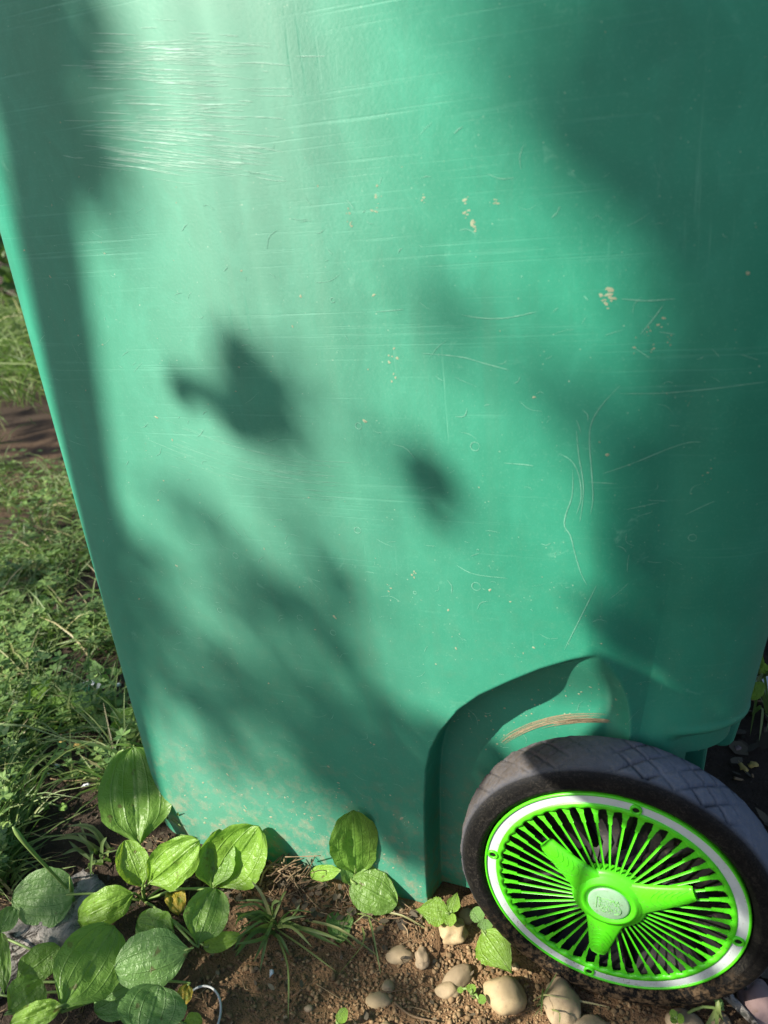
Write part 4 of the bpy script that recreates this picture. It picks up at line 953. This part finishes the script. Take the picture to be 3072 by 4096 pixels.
    tag(lm.build('leaf_litter', M['litter'], smooth=False), 'brown dead leaf fragments on the soil', None, None, 'stuff')
    tag(fm.build('rootlets', M['straw']), 'fine dry strands and rootlets on the soil', None, None, 'stuff')
    # crumbs of soil
    cr = MB(); ico = [(0,0,1)]+[(.89*math.cos(R_(72*i)), .89*math.sin(R_(72*i)), .45) for i in range(5)]+[(.89*math.cos(R_(72*i+36)), .89*math.sin(R_(72*i+36)), -.45) for i in range(5)]
    fi = [(0,1+i,1+(i+1)%5) for i in range(5)]+[(1+i,6+i,1+(i+1)%5) for i in range(5)]+[(1+(i+1)%5,6+i,6+(i+1)%5) for i in range(5)]
    ico = np.array(ico)
    for q in range(9000):
        if q < 6500: x = rng.normal(-.17, .15); y = rng.normal(-.06, .09)
        else: x = rng.uniform(-.9, .3); y = rng.uniform(-.45, .3)
        if x > -.61 and y > .02 and not (x > -.2 and y < .06): continue
        clay = math.exp(-((x+.17)/.2)**2-((y+.06)/.13)**2)
        s_ = .0010+.0016*rng.random()**2 if q % 14 else rng.uniform(.0018, .0036)
        V = ico*s_*(1+.3*rng.normal(0, 1, (11, 1)))*np.array([1, 1, .8])+np.array([x, y, gh(x, y)+s_*.35])
        cr.add(V, fi, 0, float(np.clip(rng.normal(.18+.5*clay, .2), 0, 1)))
    tag(cr.build('soil_crumbs', M['crumb']), 'loose crumbs of clay lying on the soil', None, None, 'stuff')
cover()

# ---------------------------------------------------------------- the trees that throw the dappled shade (behind the camera)
T_ = np.array([-SH[1], SH[0], 0.]); W_ = np.cross(T_, S) if np.cross(T_, S)[2] > 0 else np.cross(S, T_)
LEAF_A = .5*.045*.075*.75
def leaf_card(mb, c_, size, a):
    ax = rng.normal(0, 1, 3); ax /= np.linalg.norm(ax); b = np.cross(ax, rng.normal(0, 1, 3)); b /= np.linalg.norm(b); n_ = np.cross(ax, b)
    l, w_ = .075*size, .045*size
    V = [c_-ax*l/2, c_-ax*l*.2+b*w_/2+n_*.006, c_+ax*l*.2+b*w_*.42+n_*.006, c_+ax*l/2, c_+ax*l*.2-b*w_*.42+n_*.006, c_-ax*l*.2-b*w_/2+n_*.006, c_-ax*l*.2, c_+ax*l*.2]
    mb.add(V, [(0,6,1),(6,7,2,1),(7,3,2),(0,5,6),(5,4,7,6),(4,3,7)], 0, a)
def shade(mb, P, rt, rw, cov, d0, d1, rotd=0.0, sz=.6):
    P = np.asarray(P, float); n_ = int(-math.log(1-min(cov, .985))*math.pi*rt*rw/(LEAF_A*sz*sz))+1
    c_, s_ = math.cos(rotd), math.sin(rotd); cen = []
    for q in range(n_):
        a = rng.uniform(0, 6.283); r = math.sqrt(rng.random()); dt, dw = rt*r*math.cos(a), rw*r*math.sin(a); d = rng.uniform(d0, d1)
        p = P+T_*(dt*c_-dw*s_)+W_*(dt*s_+dw*c_)+S*d; leaf_card(mb, p, sz*rng.uniform(.75, 1.25), rng.random()); cen.append(p)
    return np.mean(cen, 0)
def WP(x, y): a, b = wallpx(*k(x, y)); return wall(a, b, 0)
def GP(x, y, z=0): return onZ(*k(x, y), z)
def make_trees():
    # slim tree: its stem shades the front corner, its crown dapples the wall
    st = WP(128, 640); st = st+np.array([*SH, 0])*2.0; e = empty('shade_tree', (st[0], st[1], 0), 'slim leafy tree standing behind the camera, shading the bin', 'tree')
    mb = MB(); cl = []
    for (x, y, rt, rw, c, d0, d1, rot) in [
        (545, 830, .020, .024, .97, 1.5, 1.9, .5), (500, 880, .022, .016, .95, 1.5, 1.8, 0), (560, 845, .040, .034, .5, 2.6, 3.4, .3), (445, 878, .026, .005, .8, 1.1, 1.4, -.1), (670, 815, .045, .014, .42, 2.6, 3.4, -.5),
        (938, 1078, .011, .014, .96, 1.4, 1.7, 0), (925, 1065, .026, .028, .55, 1.8, 2.4, 0), (880, 620, .036, .020, .32, 3.0, 3.8, -.4), (930, 650, .02, .01, .5, 2., 2.6, 0),
        (1120, 830, .050, .020, .34, 2.8, 3.6, -.5), (1250, 915, .055, .028, .42, 2.8, 3.6, -.5), (1380, 1005, .055, .03, .42, 2.8, 3.6, -.5), (1490, 1090, .045, .025, .5, 2.8, 3.6, -.5),
        (470, 1210, .06, .028, .58, 2.2, 3.2, -.4), (600, 1290, .08, .045, .62, 2.2, 3.2, -.4), (775, 1340, .012, .06, .6, 1.6, 2.2, .3), (690, 1180, .02, .035, .4, 2.6, 3.4, .3), (500, 1370, .09, .045, .55, 2.4, 3.4, -.3), (650, 1430, .08, .03, .5, 2.4, 3.4, -.3),
        (360, 1440, .07, .05, .68, 2.0, 3.0, -.3), (540, 1510, .09, .04, .74, 2.0, 3.0, -.3), (700, 1580, .08, .04, .82, 2.0, 3.0, -.3), (840, 1655, .055, .04, .90, 1.5, 2.2, -.3), (600, 1650, .08, .03, .58, 2.2, 3.2, -.2), (420, 1590, .06, .035, .62, 2.2, 3.2, -.2), (300, 1300, .02, .10, .6, 2, 3, 0),
        (880, 1790, .045, .045, .88, 1.5, 2.2, 0), (780, 1720, .04, .018, .6, 1.6, 2.2, 0), (990, 1770, .045, .05, .85, 1.0, 1.5, 0), (1050, 1680, .03, .035, .6, 1.3, 1.8, 0), (960, 1650, .03, .04, .75, 1.2, 1.8, 0),
        (60, 60, .06, .09, .9, 2., 3., 0), (140, 220, .03, .08, .8, 2.1, 3., 0), (200, 1000, .012, .05, .35, 2.6, 3.4, 0), (270, 1280, .014, .06, .5, 2., 2.6, 0), (330, 1480, .014, .05, .5, 2., 2.6, 0)]:
        f_ = 2.0 if y < 400 or x < 340 else (1.8 if y < 1150 else 2.3)
        cl.append(shade(mb, WP(x, y), rt, rw, min(.98, c*1.04), d0*f_, d1*f_, rot))
    for (x, y, rt, rw, c, d0, d1) in [(120, 2100, .16, .05, .60, 2.4, 3.6), (420, 2110, .12, .06, .55, 2.2, 3.2), (650, 2120, .12, .05, .8, 2.2, 3.2), (660, 2020, .06, .02, .5, 2.2, 3.), (530, 2010, .06, .02, .45, 2.2, 3.), (60, 1950, .12, .04, .45, 2.4, 3.4), (330, 1980, .05, .02, .5, 2.2, 3), (1400, 2170, .10, .03, .75, 2, 3)]:
        cl.append(shade(mb, GP(x, y, .03), rt, rw, c, d0, d1))
    for q in range(28):                                  # the wider crown keeps the grass beyond in shade
        t = -.62-2.5*rng.random()**.9; w2 = rng.uniform(-.34, .26)
        P = T_*t+W_*w2; cl.append(shade(mb, P, .22, .13, .36, 4.6, 7.6, 0, 1.1))
    for q in range(10):
        P = T_*(-.7-2.4*rng.random())+W_*rng.uniform(.1, .9); cl.append(shade(mb, P, .26, .2, .36, 4, 7., 0, 1.3))
    mk('crown', np.array(mb.V)-np.array([st[0], st[1], 0]), mb.F, M['treeleaf'], e, False, attr=mb.A)
    tb = MB(); zz = np.linspace(-.05, 6.8, 20); tube(tb, np.stack([.012*np.sin(zz*1.7), .012*np.cos(zz*1.3), zz], 1)+np.outer((zz-2.3)*.145, T_), np.interp(zz, [0, 1, 2.5, 6.8], [.036, .032, .027, .008]), 12)
    for c_ in cl:
        q = c_-np.array([st[0], st[1], 0]); L = math.hypot(q[0], q[1])
        if L < .25 or q[2] < .8: continue
        if rng.random() < .72: continue
        z0 = min(6.6, max(2.9, q[2]+.2)); a0 = np.array([0, 0, z0])+T_*(z0-2.3)*.145
        m_ = a0*.2+q*.8; yw = .03-(m_[1]+st[1]); m_[2] = max(m_[2], 1.15+yw/.743*math.tan(SUN_EL)*1.0)
        tube(tb, spl([a0, m_, q], 10), np.linspace(.0030, .0009, 10), 5)
    tb.build('trunk', M['bark'], e)
    # denser shrub nearer the bin: keeps the wheel end in shade
    mb = MB(); cl = []
    b0 = WP(1310, 1500)
    sx = WP(1480, 900)+S*2.2+T_*1.1; e2 = empty('broad_tree', (sx[0], sx[1]-.1, 0), 'broad leafy tree behind the camera, shading the wheel end of the bin', 'tree')
    for (x, y, rt, rw, c, d0, d1, rot) in [
        (1450, 90, .10, .10, .62, 6., 9., 0), (1600, 120, .06, .12, .92, 5, 7, 0), (1330, 30, .05, .05, .45, 7., 10., 0), (1570, 330, .085, .09, .62, 6, 9., 0), (1640, 520, .055, .12, .68, 6, 9, 0), (1440, 280, .05, .05, .40, 7., 9., 0), (1550, 560, .045, .04, .4, 6, 8, 0),
        (1645, 800, .03, .10, .85, 5, 7., 0), (1600, 1000, .04, .08, .80, 5, 7, 0), (1610, 1250, .045, .08, .88, 4, 6, 0), (1530, 1270, .03, .04, .4, 5., 7., 0),
        (1440, 1410, .028, .016, .7, 2.6, 3.4, 0), (1500, 1400, .035, .024, .8, 2.6, 3.4, 0), (1580, 1400, .04, .04, .88, 2.4, 3.2, 0), (1500, 1480, .04, .02, .85, 2.2, 3, 0)]:
        P = WP(x, y)
        if x > 1330 and 1400 < y: P = P+T_*.012
        cl.append(shade(mb, P, rt, rw, c, d0, d1, rot))
    for (x, z, rt, rw, c, d0, d1) in [(.05, .10, .11, .13, .22, 5., 8.), (.0, .0, .12, .03, .5, 2.5, 3.4), (.13, .2, .05, .08, .6, 1.9, 2.8), (.1, .02, .1, .04, .5, 2., 3.)]:
        cl.append(shade(mb, (x, 0, z), rt, rw, c, d0, d1))
    # board on a stake, added out of view to cast the upright shadow line
    tn = math.tan(SUN_EL); pe = WP(1304, 1440)+np.array([*SH, 0])*.72; hw = .042; dd = np.array([*SH, 0.])
    zt = float(wallpx(*k(1310, 1418))[1])+.72*tn; zb = zt-.15; pc = (pe+T_*hw)*np.array([1, 1, 0])
    me_ = empty('shadow_board', tuple(pc), 'plain wooden board on a thin stake, added out of view to cast an upright shadow', 'shadow caster')
    V = [T_*(a+(z-zt)*(.34 if a < 0 else .0))+dd*b+np.array([0, 0, z]) for z in (zb, zt) for a, b in ((-hw, 0), (.15, 0), (.15, .012), (-hw, .012))]
    mbp = MB(); mbp.add(V, [(3,2,1,0),(4,5,6,7),(0,1,5,4),(1,2,6,5),(2,3,7,6),(3,0,4,7)]); mbp.build('board', M['bark'], me_, False)
    mbp = MB(); tube(mbp, [T_*(z-zt)*.09+dd*.016+np.array([0, 0, z]) for z in (-.08, zb, zt-.01)], .004, 8); mbp.build('stake', M['bark'], me_)
    o2 = np.array([sx[0], sx[1]-.1, 0])
    mk('crown', np.array(mb.V)-o2, mb.F, M['treeleaf'], e2, False, attr=mb.A)
    tb = MB()
    for c_ in cl:
        q = c_-o2
        if rng.random() < .5: continue
        tube(tb, spl([np.array([0, 0, min(3.2, max(1.5, q[2]*.6))]), q*.5+np.array([0, 0, .3]), q], 9), np.linspace(.0060, .0010, 9), 6)
    zz = np.linspace(-.05, 4.6, 12); tube(tb, np.stack([.02*np.sin(zz), .02*np.cos(zz*1.4), zz], 1), np.linspace(.06, .012, 12), 12)
    tb.build('trunk', M['bark'], e2)
make_trees()

# background shrubs that close the view beyond the tall grass
def far_bush(x, y, h, r, label):
    e = empty('background_bush', (x, y, 0), label, 'bush', 'bushes beyond the grass'); mb = MB()
    for q in range(900):
        a, b = rng.uniform(0, 6.283), rng.random()**.5; z = h*rng.random(); rr_ = r*(1-.55*(z/h)**2)*b*(.8+.35*nz(a*1.5, z*3, x))
        leaf_card(mb, np.array([rr_*math.cos(a), rr_*math.sin(a), z+.05]), rng.uniform(1., 2.0), rng.random())
    mk('crown', mb.V, mb.F, M['treeleaf'], e, False, attr=mb.A); tb = MB()
    for q in range(6): tube(tb, spl([(0, 0, -.03), (rng.normal(0, r*.25), rng.normal(0, r*.25), h*.4), (rng.normal(0, r*.5), rng.normal(0, r*.5), h*.85)], 7), np.linspace(.02, .005, 7), 6)
    tb.build('trunk', M['bark'], e)
for i, (x, y, h, r, lb) in enumerate([(-5.6, 4.3, 1.6, .9, 'dark bush beyond the tall grass, nearest the left edge'), (-4.7, 5.3, 1.9, 1.0, 'dark bush beyond the tall grass, partly hidden by the bin'), (-3.4, 6.2, 2.0, 1.1, 'tall bush behind the bin'), (1.2, 3.6, 1.4, .8, 'leafy bush behind the rear of the bin')]):
    far_bush(x, y, h, r, lb)
